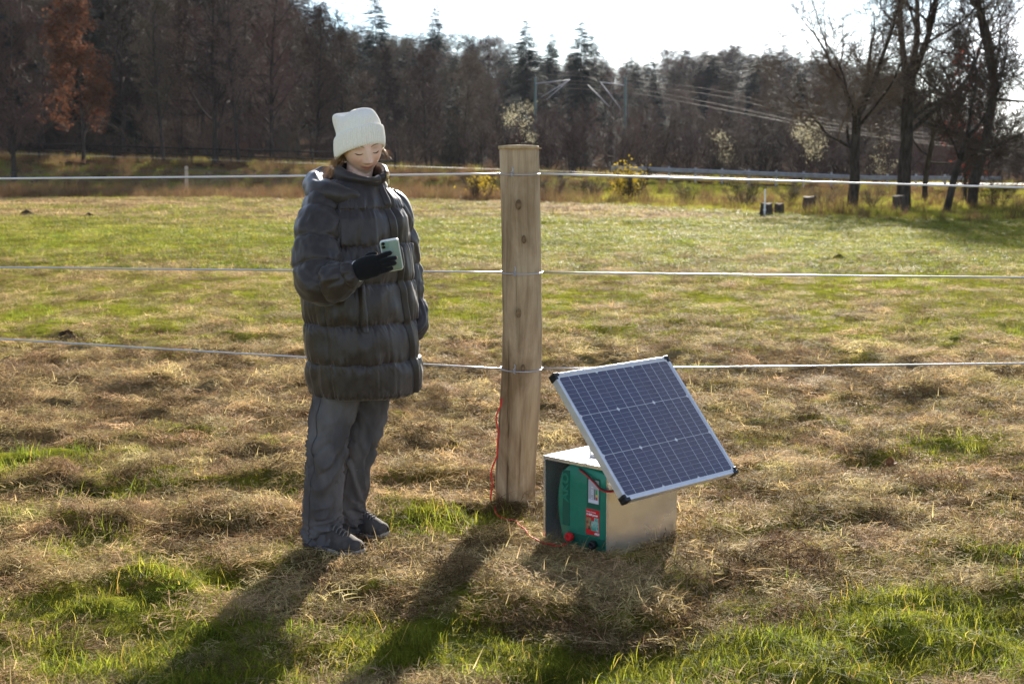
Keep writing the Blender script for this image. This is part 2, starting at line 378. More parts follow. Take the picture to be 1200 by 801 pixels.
def surf_rot(x, y, tilt=1.0):
    e = .06; sx = (H(x + e, y) - H(x - e, y)) / (2 * e); sy = (H(x, y + e) - H(x, y - e)) / (2 * e)
    return np.stack([np.arctan(sy) * tilt, -np.arctan(sx) * tilt, rng.uniform(0, 6.283, len(x))], 1)
def clear(x, y):                                     # keep stems out of the box, the post and the shoes
    ca, sa = math.cos(R(45)), math.sin(R(45)); dx, dy = x - .246, y - 5.43
    lx = dx * ca - dy * sa; ly = dx * sa + dy * ca
    box = (np.abs(lx) < .20) & (ly > -.03) & (ly < .45)
    return ~(box | (np.hypot(x - .02, y - 6.23) < .11) | (np.hypot(x + .68, y - 5.43) < .10) | (np.hypot(x + .62, y - 5.65) < .08))
hay_p = [proto('h', blades(160, .13, .058, 1.2, .0031, .3, 100 + k, flat=.62), M['hay']) for k in range(4)] + \
        [proto('h', blades(120, .11, .055, 1.2, .0030, .3, 120 + k, flat=.55), M['haydark']) for k in range(2)]
x, y = field_points(14500, 3.4, 26, 2.45); g = green(x, y) + rng.normal(0, .16, len(x)); k = clear(x, y) & (g < .75); x, y, g = x[k], y[k], g[k]
s = rng.uniform(.7, 1.25, len(x)) * np.clip(.75 + y / 28, .8, 1.6)
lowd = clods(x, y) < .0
pick = np.where(rng.uniform(0, 1, len(x)) < np.where(lowd, .65, .22), rng.integers(4, 6, len(x)), rng.integers(0, 4, len(x)))  # dark hay mostly in hollows: their shade put into the colour
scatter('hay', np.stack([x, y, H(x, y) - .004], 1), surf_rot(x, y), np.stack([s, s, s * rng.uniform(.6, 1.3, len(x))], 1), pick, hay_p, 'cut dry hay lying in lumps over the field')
gr_p = [proto('g', blades(34, .085, .155, .62, .0046, .6, 140 + k), M['blade']) for k in range(4)] + \
       [proto('g', blades(60, .10, .10, .6, .004, .4, 150 + k, flat=.15), M['blademix']) for k in range(3)] + \
       [proto('g', blades(16, .09, .26, .85, .0046, .9, 156), M['blade']), proto('g', blades(14, .09, .24, .9, .0042, .9, 157), M['straw'])]
x, y = field_points(19000, 3.4, 34, 2.3); g = green(x, y) + .16 * vnoise(x * 3, y * 3.4, 77) + rng.normal(0, .07, len(x))
k = clear(x, y) & (g > .17); x, y, g = x[k], y[k], g[k]
s = rng.uniform(.45, .9, len(x)) * np.clip(.32 + g * .62, .36, .95) * np.clip(.9 + y / 40, 1, 1.6)
pick = np.where(g > rng.uniform(.2, .85, len(x)), rng.integers(0, 4, len(x)), rng.integers(4, 7, len(x)))
q = rng.uniform(0, 1, len(x)); pick = np.where((q < .13) & (y < 9), 7, np.where((q < .21) & (y < 9), 8, pick))
scatter('grass', np.stack([x, y, H(x, y) - .006], 1), surf_rot(x, y, .5), np.stack([s, s, s * rng.uniform(.6, 1.1, len(x)) * np.where(y < 5.4, .78, 1)], 1), pick, gr_p, 'green grass tufts growing through the hay')
fg = [proto('f', blades(90, .20, .07, 1.1, .007, .3, 200 + k, flat=.4), M['hay']) for k in range(2)] + [proto('f', blades(100, .20, .08, .8, .007, .4, 210 + k, flat=.2), M[('blade', 'blademix')[k]]) for k in range(2)] + [proto('f', blades(80, .2, .10, 1.2, .008, .3, 220, flat=.5), M['haydark'])]
x, y = field_points(15000, 20, 66, 1.5, 1.35); k = y < edge_y(x) + 2; x, y = x[k], y[k]; g = green(x, y) + rng.normal(0, .13, len(x))
pick = np.where(g > .26, rng.integers(2, 4, len(x)), np.where(rng.uniform(0, 1, len(x)) < .16, 4, rng.integers(0, 2, len(x))))
s = rng.uniform(.7, 1.5, len(x)) * np.clip(y / 26, 1, 1.8)
scatter('far_grass', np.stack([x, y, H(x, y) - .01], 1), surf_rot(x, y), np.stack([s * 1.3, s, s * .7], 1), pick, fg, 'mown grass and hay of the far part of the field')
# lumps of raked hay that stand proud and throw shade
lp = []
for k in range(4):
    V, Fq = blades(200, .10, .060, 1.15, .0030, .4, 170 + k, flat=.45); V[:, 2] += .07 * np.exp(-(np.hypot(V[:, 0], V[:, 1]) / .09) ** 2)
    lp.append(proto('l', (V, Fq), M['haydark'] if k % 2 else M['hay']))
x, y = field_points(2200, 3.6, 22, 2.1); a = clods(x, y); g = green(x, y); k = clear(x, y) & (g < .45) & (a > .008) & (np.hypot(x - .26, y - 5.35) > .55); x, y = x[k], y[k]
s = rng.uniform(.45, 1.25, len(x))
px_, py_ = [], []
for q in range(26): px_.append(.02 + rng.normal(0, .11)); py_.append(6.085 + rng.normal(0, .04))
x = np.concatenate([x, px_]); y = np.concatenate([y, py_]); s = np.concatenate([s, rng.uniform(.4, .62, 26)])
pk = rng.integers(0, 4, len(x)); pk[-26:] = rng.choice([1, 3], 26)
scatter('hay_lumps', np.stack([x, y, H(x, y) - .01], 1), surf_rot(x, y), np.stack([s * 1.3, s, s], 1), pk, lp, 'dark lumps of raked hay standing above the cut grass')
# ------------------------------------------------------------------ fence post, wires, red cable
wood = bpy.data.materials.new('weathered_wood'); wood.use_nodes = True
def wood_nodes():
    n, l = wood.node_tree.nodes, wood.node_tree.links; b = n['Principled BSDF']; b.inputs['Roughness'].default_value = .75; b.inputs['Specular IOR Level'].default_value = .2
    t = n.new('ShaderNodeTexCoord')
    def nz(sc, st, det, ro=.6):
        p = n.new('ShaderNodeMapping'); p.inputs['Scale'].default_value = st; l.new(t.outputs['Object'], p.inputs[0])
        z = n.new('ShaderNodeTexNoise'); z.inputs['Scale'].default_value = sc; z.inputs['Detail'].default_value = det; z.inputs['Roughness'].default_value = ro; z.inputs['Distortion'].default_value = .6
        l.new(p.outputs[0], z.inputs['Vector']); return z.outputs[0]
    def rp(s, a, c):
        r = n.new('ShaderNodeValToRGB'); e = r.color_ramp.elements
        e[0].position, e[1].position = a[0], a[-1]; e[0].color, e[1].color = (*c[0], 1), (*c[-1], 1)
        for q, w in zip(a[1:-1], c[1:-1]): z = e.new(q); z.color = (*w, 1)
        l.new(s, r.inputs[0]); return r.outputs[0]
    grain = nz(30, (1, 1, .06), 8, .7); blot = nz(5, (1, 1, .45), 5); crack = nz(22, (1, 1, .03), 3)
    c1 = rp(grain, (.25, .5, .75), ((.22, .155, .09), (.45, .345, .225), (.60, .49, .345)))
    c2 = rp(blot, (.35, .55, .7), ((.40, .31, .22), (.88, .84, .78), (1.05, 1.04, 1.03)))
    mx = n.new('ShaderNodeMix'); mx.data_type = 'RGBA'; mx.blend_type = 'MULTIPLY'; mx.inputs[0].default_value = .85
    l.new(c1, mx.inputs[6]); l.new(c2, mx.inputs[7])
    ck = rp(crack, (.33, .39), ((.22, .18, .15), (1, 1, 1)))
    m2 = n.new('ShaderNodeMix'); m2.data_type = 'RGBA'; m2.blend_type = 'MULTIPLY'; m2.inputs[0].default_value = .8
    l.new(mx.outputs[2], m2.inputs[6]); l.new(ck, m2.inputs[7]); l.new(m2.outputs[2], b.inputs['Base Color'])
    bb = n.new('ShaderNodeBump'); bb.inputs['Strength'].default_value = .5; bb.inputs['Distance'].default_value = .006
    l.new(grain, bb.inputs['Height']); l.new(bb.outputs[0], b.inputs['Normal'])
wood_nodes()
endgrain = mat('end_grain', (.50, .38, .22), .8, col2=(.36, .25, .13), scale=40, bump=.3, bdist=.003)
PY = 6.23
def post_axis(z):                                    # the post bows a little
    return np.interp(z, [-.05, .15, .55, .8, 1.2, 1.6], [.016, .016, .040, .048, .040, .028])
def make_post(name, loc, zoff=0):
    root = empty(name, loc)
    zs = np.linspace(-.06, 1.575, 90); th = np.linspace(0, 2 * np.pi, 72, endpoint=False); rg = []
    for z in zs:
        r = .086 + .006 * (1 - sstep(0, .5, z)) - .001 * z + .0045 * vnoise(np.cos(th) * 2.2 + 5, np.full(72, z * 2.2), 50) + .0014 * vnoise(th * 6, np.full(72, z * 1.2), 51)
        r = r - .010 * np.exp(-((th - 4.35 - .05 * np.sin(z * 3)) / .022) ** 2) * sstep(.45, .75, z) - .008 * np.exp(-((th - 4.95 - .04 * np.sin(z * 4)) / .02) ** 2) * sstep(.95, .6, z)
        if z > 1.565: r = r - .002
        rg.append(np.stack([post_axis(z) + r * np.cos(th), r * np.sin(th), np.full(72, z)], 1))
    V, Fq = loftvf(A(rg)); mk('timber', V, Fq, wood, root)
    cx = post_axis(1.58); MB().lathe([(.088, 1.566), (.0895, 1.574), (.087, 1.5815), (.05, 1.584), (.01, 1.585)], 48, (cx, 0, 0)).build('cut_end', endgrain, root, True)
    return root
post = make_post('fence_post', (0, PY, 0))
tag(post, 'thick weathered round wooden fence post standing between the woman and the steel box', 'fence post', 'posts of the wire fence')
knotm = mat('knot_wood', (.13, .085, .05), .8, col2=(.24, .16, .09), scale=60)
for a_k, z_k, r_k in ((4.62, 1.33, .013), (4.85, 1.18, .010), (4.5, .86, .012), (4.78, .62, .011)):
    c_ = A([post_axis(z_k) + .0865 * math.cos(a_k), .0865 * math.sin(a_k), z_k]); nrm = A([math.cos(a_k), math.sin(a_k), 0]); sd_ = A([-math.sin(a_k), math.cos(a_k), 0]); q_ = np.linspace(0, 2 * np.pi, 16, endpoint=False)
    MB().loft(A([c_ + nrm * o_ + (np.cos(q_) * r_k * k_)[:, None] * sd_ + (np.sin(q_) * r_k * 1.7 * k_)[:, None] * A([0, 0, 1.]) for o_, k_ in ((-.004, 1.0), (.0025, .95), (.0035, .6), (.0015, .2))]), cap=True).build('knot', knotm, post, True)
MB().box((.100, -.030, 1.566), (.128, -.006, 1.5735), bev=.002).build('splinter', endgrain, post)
for X_, lb in ((-4.1, 'wooden fence post at the left end of the wires'), (4.1, 'wooden fence post at the right end of the wires')):
    p = dup(post); p.location = (X_, PY, 0); p.rotation_euler[2] = X_; tag(p, lb)
galv = mat('galvanised_wire', (.50, .52, .56), .45, metal=.75, col2=(.5, .5, .53), scale=60)
galvw = mat('white_wire', (.60, .61, .65), .4, metal=.25, col2=(.6, .6, .63), scale=60)
for (yl, yp, yr, rad, mt, lb) in ((211.5, 203.5, 231, .0042, galvw, 'topmost of the three bright fence wires, at the height of the woman\'s collar'),
                                 (305.5, 318.5, 327, .0037, galv, 'middle one of the three fence wires, at the height of the phone'),
                                 (366, 431, 417, .0037, galv, 'lowest of the three fence wires, crossing just behind the solar panel')):
    root = empty('fence_wire', (0, PY, 0)); tag(root, lb, 'fence wire', 'wires strung on the wooden post')
    def zat(py): return at(600, py, PY)[2]
    zl, zp, zr = zat(yl), zat(yp), zat(yr)
    cx = float(post_axis(zp)); b = MB()
    for sx, ze in ((-1, zl), (1, zr)):
        t = np.linspace(0, 1, 26); x0 = cx + sx * .089
        P = np.stack([x0 + (sx * 4.02 - x0) * t, np.full(26, -.02), zp + (ze - zp) * t - .02 * t * (1 - t)], 1)
        b.tube(P, rad, 8)
    b.build('strand', mt, root, True)
    b = MB(); t = np.linspace(0, 2 * np.pi, 40); b.tube(np.stack([cx + .0935 * np.cos(t), .0935 * np.sin(t), zp + .004 * np.sin(t)], 1), .0026, 6, cap=False)
    t = np.linspace(0, 10, 40); kx = cx - .032
    b.tube(np.stack([kx + .004 * np.cos(t * 2), -.094 + .006 * np.sin(t * 2) , zp - .012 + .0024 * t], 1), .0022, 6)
    b.tube([(kx, -.094, zp), (kx + .004, -.098, zp + .02), (kx + .001, -.093, zp + .03)], .002, 6)
    b.build('tie', galv, root, True)
redp = mat('red_plastic', (.62, .03, .03), .6, spec=.12)
cab = [at(588, 466, 6.16), at(582, 492, 6.145), at(584, 520, 6.13), at(577, 552, 6.13), at(576, 585, 6.12), at(584, 604, 5.98), at(600, 611, 5.86), at(612, 625, 5.70), at(629, 637, 5.50), at(648, 640.5, 5.43), at(665, 637, 5.40)]
cab = spline(cab, 70); cab[30:, 2] = np.maximum(cab[30:, 2], H(cab[30:, 0], cab[30:, 1]) + .024)
cab[:, 0] += .004 * np.sin(np.arange(70) * .9)
tag(MB().tube(cab, .0034, 7).build('cable', redp, None, True), 'thin red cable running down the post and along the ground to the green energiser', 'cable')

# ------------------------------------------------------------------ steel box
steel = bpy.data.materials.new('galvanised_sheet'); steel.use_nodes = True
def steel_nodes():
    n, l = steel.node_tree.nodes, steel.node_tree.links; b = n['Principled BSDF']; b.inputs['Metallic'].default_value = .88; b.inputs['Base Color'].default_value = (.86, .85, .83, 1)
    t = n.new('ShaderNodeTexCoord'); p = n.new('ShaderNodeMapping'); p.inputs['Scale'].default_value = (1, 1, .12); l.new(t.outputs['Object'], p.inputs[0])
    z = n.new('ShaderNodeTexNoise'); z.inputs['Scale'].default_value = 90; z.inputs['Detail'].default_value = 4; l.new(p.outputs[0], z.inputs['Vector'])
    z2 = n.new('ShaderNodeTexNoise'); z2.inputs['Scale'].default_value = 7; l.new(t.outputs['Object'], z2.inputs['Vector'])
    mr = n.new('ShaderNodeMapRange'); mr.inputs[3].default_value = .16; mr.inputs[4].default_value = .36; l.new(z2.outputs[0], mr.inputs[0]); l.new(mr.outputs[0], b.inputs['Roughness'])
    ad = n.new('ShaderNodeMath'); ad.operation = 'MULTIPLY_ADD'; ad.inputs[1].default_value = .08; l.new(z.outputs[0], ad.inputs[0]); l.new(z2.outputs[0], ad.inputs[2])
    bb = n.new('ShaderNodeBump'); bb.inputs['Strength'].default_value = .35; bb.inputs['Distance'].default_value = .012; l.new(ad.outputs[0], bb.inputs['Height']); l.new(bb.outputs[0], b.inputs['Normal'])
steel_nodes()
BW, BD, BH = .345, .42, .352
box = empty('steel_box', (.246, 5.43, .004), R(-45))
tag(box, 'open fronted galvanised steel box standing on the grass under the solar panel', 'box')
h = BW / 2; T = .002
MB().box((-h, .004, T), (-h + T, BD - T, BH - T - .001)).build('side_panel', steel, box)
MB().box((h - T, .004, T), (h, BD - T, BH - T - .001)).build('side_panel', steel, box)
MB().box((-h, 0, BH - T), (h, BD, BH)).box((-h, 0, BH - .014), (h, T, BH - T - .0005)).build('lid', steel, box)
MB().box((-h, 0, 0), (h, BD, T)).box((-h + .004, -.0015, .0), (h - .004, T - .001, .012)).build('floor_plate', steel, box)
MB().box((-h + T + .001, BD - T, T + .001), (h - T - .001, BD, BH - T - .001)).build('back_panel', steel, box)
for sx in (-1, 1):
    x0, x1 = sorted((sx * h, sx * (h - .012))); MB().box((x0, .001, .013), (x1, .0035, BH - .0145)).build('flange', steel, box)
for sx in (-1, 1): MB().lathe([(.0045, 0), (.0045, .002), (.003, .0035)], 10).xf(Matrix.Translation((sx * (h - .007), 0, BH - .022)) @ Matrix.Rotation(R(90), 4, 'X')).build('rivet', mat('rivet_zinc', (.45, .43, .4), .4, .8), box)
# ------------------------------------------------------------------ energiser in the box
gplast = mat('green_plastic', (.008, .19, .12), .36, col2=(.006, .165, .102), scale=30, bump=.08, bscale=400, bdist=.001, spec=.5)
gdark = mat('dark_green_plastic', (.005, .095, .060), .45, spec=.4)
blackp = mat('black_plastic', (.012, .012, .013), .45, spec=.4)
en = empty('energiser', (.246, 5.43, .008), R(-45))
tag(en, 'green electric fence energiser standing inside the steel box, with red label and red terminal', 'energiser')
EX0, EX1, EZ0, EZ1, EY0, EY1 = -.106, .167, .006, .342, .008, .15
def housing():
    """front outline: bowed left side, rounded top corner, near straight right side"""
    N = 64; rings = []
    zz = lambda t: EZ0 + (EZ1 - EZ0) * t
    out = []
    for t in np.linspace(0, 1, 24):                  # left side, bottom to top, bowed outward
        out.append((EX0 + .055 - .055 * math.sin(math.pi * (.08 + .84 * t)) ** .75 + (.035 * sstep(.86, 1, t)), zz(t * .985) + .004))
    for t in np.linspace(0, 1, 12)[1:]: out.append((out[23][0] + (EX1 - .004 - out[23][0]) * t, zz(1) - .012 * (1 - math.sin(math.pi * (.15 + .7 * t))) - .010 * t))
    for t in np.linspace(0, 1, 18)[1:]: out.append((EX1 + .004 * math.sin(math.pi * t), zz(1 - t) - .022 * (1 - t)))
    for t in np.linspace(0, 1, 14)[1:-1]: out.append((EX1 + (out[0][0] - EX1) * t, zz(0) - .002 * math.sin(math.pi * t)))
    P = A(out); c = P.mean(0)
    for y_, sc in ((EY1, .99), (EY0 + .028, 1.0), (EY0 + .012, .985), (EY0 + .004, .96), (EY0, .93), (EY0 - .001, .5)):
        q = c + (P - c) * sc; rings.append(np.stack([q[:, 0], np.full(len(q), y_), q[:, 1]], 1))
    return A(rings)
MB().loft(housing(), cap=True).build('housing', gplast, en, True)
yf = EY0 - .001
def plate(x0, z0, x1, z1, y0, y1, m, nm, bev=.0015, par=None): return MB().box((x0, y0, z0), (x1, y1, z1), bev=bev).build(nm, m, par or en)
# embossed strip with the maker's letters reading upward
plate(-.072, .085, -.035, .305, yf - .0025, yf + .004, gdark, 'lettering_strip')
def text(body, size, loc, rz, m, par, nm='lettering', ext=.001, sx=1.0, align='LEFT', bold=0.0):
    c = bpy.data.curves.new(nm, 'FONT'); c.body = body; c.size = size; c.extrude = ext; c.align_x = align; c.offset = bold; c.resolution_u = 3
    o = bpy.data.objects.new(nm, c); COL.objects.link(o); o.parent = par; o.data.materials.append(m)
    me = bpy.data.meshes.new_from_object(o.evaluated_get(bpy.context.evaluated_depsgraph_get())); bpy.data.objects.remove(o); me.name = nm
    me.materials.clear(); me.materials.append(m); o = bpy.data.objects.new(nm, me); COL.objects.link(o); o.parent = par
    o.matrix_local = Matrix.Translation(loc) @ Matrix.Rotation(R(90), 4, 'X') @ Matrix.Rotation(rz, 4, 'Z') @ Matrix.Diagonal((sx, 1, 1, 1))
    return o
text('AKO', .047, (-.0395, yf - .0035, .182), R(90), gplast, en, ext=.0018, sx=1.12, bold=.0012)
# display recess, grey scale and red label
plate(.055, .175, .125, .296, yf - .0012, yf + .003, gdark, 'display_recess')
grey = mat('grey_label', (.42, .42, .46), .4); white = mat('white_print', (.8, .8, .8), .5)
d = plate(.064, .196, .118, .288, yf - .0024, yf, grey, 'display_panel', .0008)
dark = mat('slot_black', (.01, .01, .01), .3)
b = MB().box((.097, yf - .0030, .212), (.1005, yf - .002, .254)); b.build('slot', dark, d)
for z0, z1, c_ in ((.233, .252, (.03, .35, .08)), (.224, .2325, (.75, .6, .04)), (.211, .2235, (.6, .05, .04))):
    MB().box((.1035, yf - .0029, z0), (.1115, yf - .002, z1)).build('scale_bar', mat('scale_print', c_, .5), d)
b = MB()
for z0, w in ((.205, .012), (.214, .006), (.232, .010), (.240, .010), (.247, .008), (.257, .010)): b.box((.080, yf - .0028, z0), (.080 + w, yf - .002, z0 + .004))
b.box((.066, yf - .0027, .198), (.116, yf - .002, .211)) ; b.build('print', mat('pale_print', (.66, .67, .74), .5), d)
redl = mat('red_label', (.60, .02, .025), .4)
rl = plate(.052, .070, .122, .172, yf - .0016, yf, redl, 'label', .0006)
text('Power Station', .0085, (.0555, yf - .0018, .1585), 0, white, rl, ext=.0003)
text('X 4000 power', .0115, (.0555, yf - .0018, .1465), 0, white, rl, ext=.0003, bold=.0005, sx=.86)
text('AKO', .0115, (.098, yf - .0018, .0745), 0, white, rl, ext=.0003, bold=.0006)
pic = mat('label_picture', (.40, .25, .12), .5, col2=(.04, .03, .02), scale=60); pg = mat('label_device', (.05, .30, .22), .5, col2=(.35, .5, .45), scale=90)
MB().box((.056, yf - .0020, .092), (.080, yf - .0012, .138)).build('picture', pic, rl)
MB().box((.0805, yf - .0021, .088), (.119, yf - .0012, .126)).box((.0955, yf - .0022, .1262), (.117, yf - .0012, .141)).build('picture', pg, rl)
# lower dark band and the two terminals
plate(-.045, .028, .150, .062, yf - .0015, yf + .004, gdark, 'terminal_recess')
def knob(x, z, r, m, nm):
    th = np.linspace(0, 2 * np.pi, 40, endpoint=False); rg = []
    for y_, q in ((0, .75), (-.006, .75), (-.008, 1), (-.024, 1), (-.027, .86), (-.027, .35), (-.022, .3)):
        rr = r * q * (1 + (.06 * np.cos(th * 10) if q > .8 else 0)); rg.append(np.stack([x + rr * np.cos(th), np.full(40, yf + y_), z + rr * np.sin(th)], 1))
    return MB().loft(A(rg), cap=True).build(nm, m, en, True)
tag(knob(-.022, .046, .0175, redp, 'terminal'), 'red ribbed terminal knob at the lower left')
tag(knob(.100, .036, .017, blackp, 'terminal'), 'black ribbed terminal knob at the lower right')
# twin lead to the panel
ld = empty('panel_lead', (.246, 5.43, .008), R(-45)); tag(ld, 'red and black twin lead drooping from the solar panel to the energiser', 'cable')
base = A([(.02, yf - .004, .318), (.06, yf - .012, .306), (.11, yf - .018, .282), (.145, yf - .02, .262), (.185, yf - .01, .258), (.215, .03, .275), (.22, .07, .31)])
MB().tube(spline(base, 40), .0026, 7).build('wire', redp, ld, True)
MB().tube(spline(base + [0.002, -.001, .006], 40), .0034, 7).build('wire', blackp, ld, True)

# ------------------------------------------------------------------ solar panel
PW, PL = .693, .577
a_, g_ = .780, .708
e1 = A([math.cos(a_), math.sin(a_), .004]); e1 /= np.linalg.norm(e1)
n0 = A([math.sin(a_), -math.cos(a_), 0]); e2 = n0 * math.sin(g_) + A([0, 0, -1.]) * math.cos(g_); e2 -= e1 * (e1 @ e2); e2 /= np.linalg.norm(e2)
nn = np.cross(e2, e1) * 1.0
if nn[2] < 0: nn = -nn
TL = at(648.5, 437.5, 5.44)
cen = TL + e1 * PW / 2 + e2 * PL / 2
pan = empty('solar_panel')
ey = -e2; ez = np.cross(e1, ey)
pan.matrix_world = Matrix(((e1[0], ey[0], ez[0], cen[0]), (e1[1], ey[1], ez[1], cen[1]), (e1[2], ey[2], ez[2], cen[2]), (0, 0, 0, 1)))
tag(pan, 'tilted framed solar panel of nine dark blue cells mounted over the steel box', 'solar panel')
alu = mat('anodised_aluminium', (.72, .73, .75), .35, .55, col2=(.62, .63, .66), scale=25, stretch=(1, 1, 1))
TH, FW = .030, .013
hx, hy = PW / 2, PL / 2
def bar(x0, y0, x1, y1): MB().box((x0, y0, -TH), (x1, y1, 0), bev=.0012).build('frame_bar', alu, pan)
bar(-hx, -hy + .026, -hx + FW, hy - .026); bar(hx - FW, -hy + .026, hx, hy - .026); bar(-hx + .026, hy - FW, hx - .026, hy); bar(-hx + .026, -hy, hx - .026, -hy + FW)
for sx in (-1, 1):
    for sy in (-1, 1):
        b = MB(); X = sorted((sx * (hx + .0025), sx * (hx - .0265))); Y = sorted((sy * (hy + .0025), sy * (hy - FW + .001)))
        b.box((X[0], Y[0], -TH - .002), (X[1], Y[1], .002), bev=.0015)
        X = sorted((sx * (hx + .0025), sx * (hx - FW + .001))); Y = sorted((sy * (hy - FW + .0005), sy * (hy - .0265)))
        b.box((X[0], Y[0], -TH - .002), (X[1], Y[1], .002), bev=.0015); b.build('corner_cap', blackp, pan)
sheet = mat('backsheet', (.70, .71, .74), .25, coat=.6)
MB().box((-hx + FW - .002, -hy + FW - .002, -.008), (hx - FW + .002, hy - FW + .002, -.0045)).build('backsheet', sheet, pan)
cellm = mat('solar_cell', (.014, .022, .075), .16, col2=(.018, .027, .09), scale=14, spec=.55, coat=.5)
CW, CH = (PW - 2 * FW - .012) / 3, (PL - 2 * FW - .012) / 3
gapm = mat('cell_finger', (.30, .31, .38), .3, coat=.4)
def cell_mesh():
    b = MB(); w, hh = CW / 2 - .0006, CH / 2 - .0009; ch = .0085
    o = A([(-w + ch, -hh), (w - ch, -hh), (w, -hh + ch), (w, hh - ch), (w - ch, hh), (-w + ch, hh), (-w, hh - ch), (-w, -hh + ch)])
    b.loft(A([np.column_stack([o, np.full(8, -.0043)]), np.column_stack([o, np.full(8, -.0036)])]), cap=True, m=1)
    nx, ny = 4, 9
    for i in range(nx):
        for j in range(ny):
            x0, x1 = -w + 2 * w * i / nx + .0010, -w + 2 * w * (i + 1) / nx - .0010
            y0, y1 = -hh + 2 * hh * j / ny + .0008, -hh + 2 * hh * (j + 1) / ny - .0008
            p = [(x0, y0), (x1, y0), (x1, y1), (x0, y1)]
            cc = ch * .85
            if i == 0 and j == 0: p = [(x0 + cc, y0), (x1, y0), (x1, y1), (x0, y1), (x0, y0 + cc)]
            if i == nx - 1 and j == 0: p = [(x0, y0), (x1 - cc, y0), (x1, y0 + cc), (x1, y1), (x0, y1)]
            if i == nx - 1 and j == ny - 1: p = [(x0, y0), (x1, y0), (x1, y1 - cc), (x1 - cc, y1), (x0, y1)]
            if i == 0 and j == ny - 1: p = [(x0, y0), (x1, y0), (x1, y1), (x0 + cc, y1), (x0, y1 - cc)]
            b.add([(q[0], q[1], -.0032) for q in p], A([list(range(len(p)))]), 0)
    for i in range(1, nx):
        xx = -w + 2 * w * i / nx; b.box((xx - .0010, -hh, -.0034), (xx + .0010, hh, -.0029), m=2)
    return b
first = None
ribbon = mat('cell_ribbon', (.62, .63, .66), .3, .5)
for i in range(3):
    for j in range(3):
        if first is None: c = first = cell_mesh().build('cell', [cellm, gapm, ribbon], pan)
        else: c = first.copy(); COL.objects.link(c); c.parent = pan
        c.location = (CW * (i - 1), CH * (j - 1), 0)
# bracket from the lid of the box up to the back of the panel
pm = A(pan.matrix_world)
def world(p): return pm[:3, :3] @ A(p, dtype=float) + pm[:3, 3]
bx = Matrix.Translation(box.location) @ Matrix.Rotation(R(-45), 4, 'Z')
def boxw(p): return A(bx @ Vector(p))
inv = np.linalg.inv(pm)
for yy in (.11, .33):
    b = MB()
    foot = boxw((h - .05, yy, BH + .004)); foot2 = boxw((-.02, yy, BH + .004))
    loc = inv[:3, :3] @ foot + inv[:3, 3]; loc2 = inv[:3, :3] @ foot2 + inv[:3, 3]
    b.tube([loc, (loc[0], loc[1], -TH - .004)], .008, 4); b.tube([loc2, (loc[0], hy - .10, -TH - .004)], .008, 4); b.tube([loc, loc2], .008, 4); b.build('bracket', alu, pan)
MB().box((-.05, hy - .13, -.03), (.05, hy - .05, -.0085), bev=.003).build('junction_box', blackp, pan)
# ------------------------------------------------------------------ trees
def unit(v): return v / (np.linalg.norm(v, axis=-1, keepdims=True) + 1e-9)
def children(P, Rr, k, t0, t1, L, ang, wig, n, up, r, rscale=.55, taper=.25, lenfall=.55, gnarl=False):
    """grow k child branches on each parent polyline, all at once"""
    N, m = P.shape[:2]; idx = np.repeat(np.arange(N), k)
    t = t0 + (t1 - t0) * ((np.tile(np.arange(k), N) + r.uniform(.05, .95, N * k)) / k)
    f = t * (m - 1); i = np.minimum(f.astype(int), m - 2); w = (f - i)[:, None]
    p = P[idx, i] * (1 - w) + P[idx, i + 1] * w; tg = unit(P[idx, i + 1] - P[idx, i])
    pr = Rr[idx, i] * (1 - w[:, 0]) + Rr[idx, i + 1] * w[:, 0]
    a = r.normal(0, 1, (N * k, 3)); a = unit(a - tg * (a * tg).sum(1)[:, None])
    an = np.clip(r.normal(ang, .22, N * k), .15, 1.6)
    d = unit(tg * np.cos(an)[:, None] + a * np.sin(an)[:, None])
    le = L * (1 - lenfall * (t - t0) / max(t1 - t0, 1e-6)) * r.uniform(.6, 1.25, N * k)
    out = [p]
    for q in range(n - 1):
        d = unit(d + r.normal(0, wig, (N * k, 3)) + A([0, 0, up])); out.append(out[-1] + d * (le / (n - 1))[:, None])
    C = np.stack(out, 1); r0 = np.minimum(pr * .8, pr * rscale + .002)
    return C, r0[:, None] * np.linspace(1, taper, n)[None, :]
def tubes(P, Rr, S_):
    N, m = P.shape[:2]
    T = unit(np.gradient(P, axis=1)); ref = unit(P[:, -1] - P[:, 0])
    u = unit(np.cross(ref, A([.31, .52, .79])))[:, None, :]; u = unit(u - T * (u * T).sum(-1, keepdims=True)); v = np.cross(T, u)
    th = np.linspace(0, 2 * np.pi, S_, endpoint=False)
    V = P[:, :, None, :] + Rr[:, :, None, None] * (np.cos(th)[:, None] * u[:, :, None, :] + np.sin(th)[:, None] * v[:, :, None, :])
    b = (np.arange(N) * m * S_)[:, None]; i = np.arange(S_); j = (i + 1) % S_
    F = np.concatenate([(b + (q * S_ + np.stack([i, j, j + S_, i + S_], 1)).reshape(1, -1)).reshape(-1, 4) for q in range(m - 1)])
    return V.reshape(-1, 3), F
def ribbons(P, w, r):
    N, m = P.shape[:2]; sd = unit(np.cross(unit(P[:, -1] - P[:, 0]), r.normal(0, 1, (N, 3))))
    ww = (w * np.linspace(1, .35, m))[None, :, None]
    V = np.stack([P - sd[:, None] * ww, P + sd[:, None] * ww], 2)
    b = (np.arange(N) * m * 2)[:, None]
    F = np.concatenate([(b + A([[2 * q, 2 * q + 1, 2 * q + 3, 2 * q + 2]])) for q in range(m - 1)])
    return V.reshape(-1, 3), F
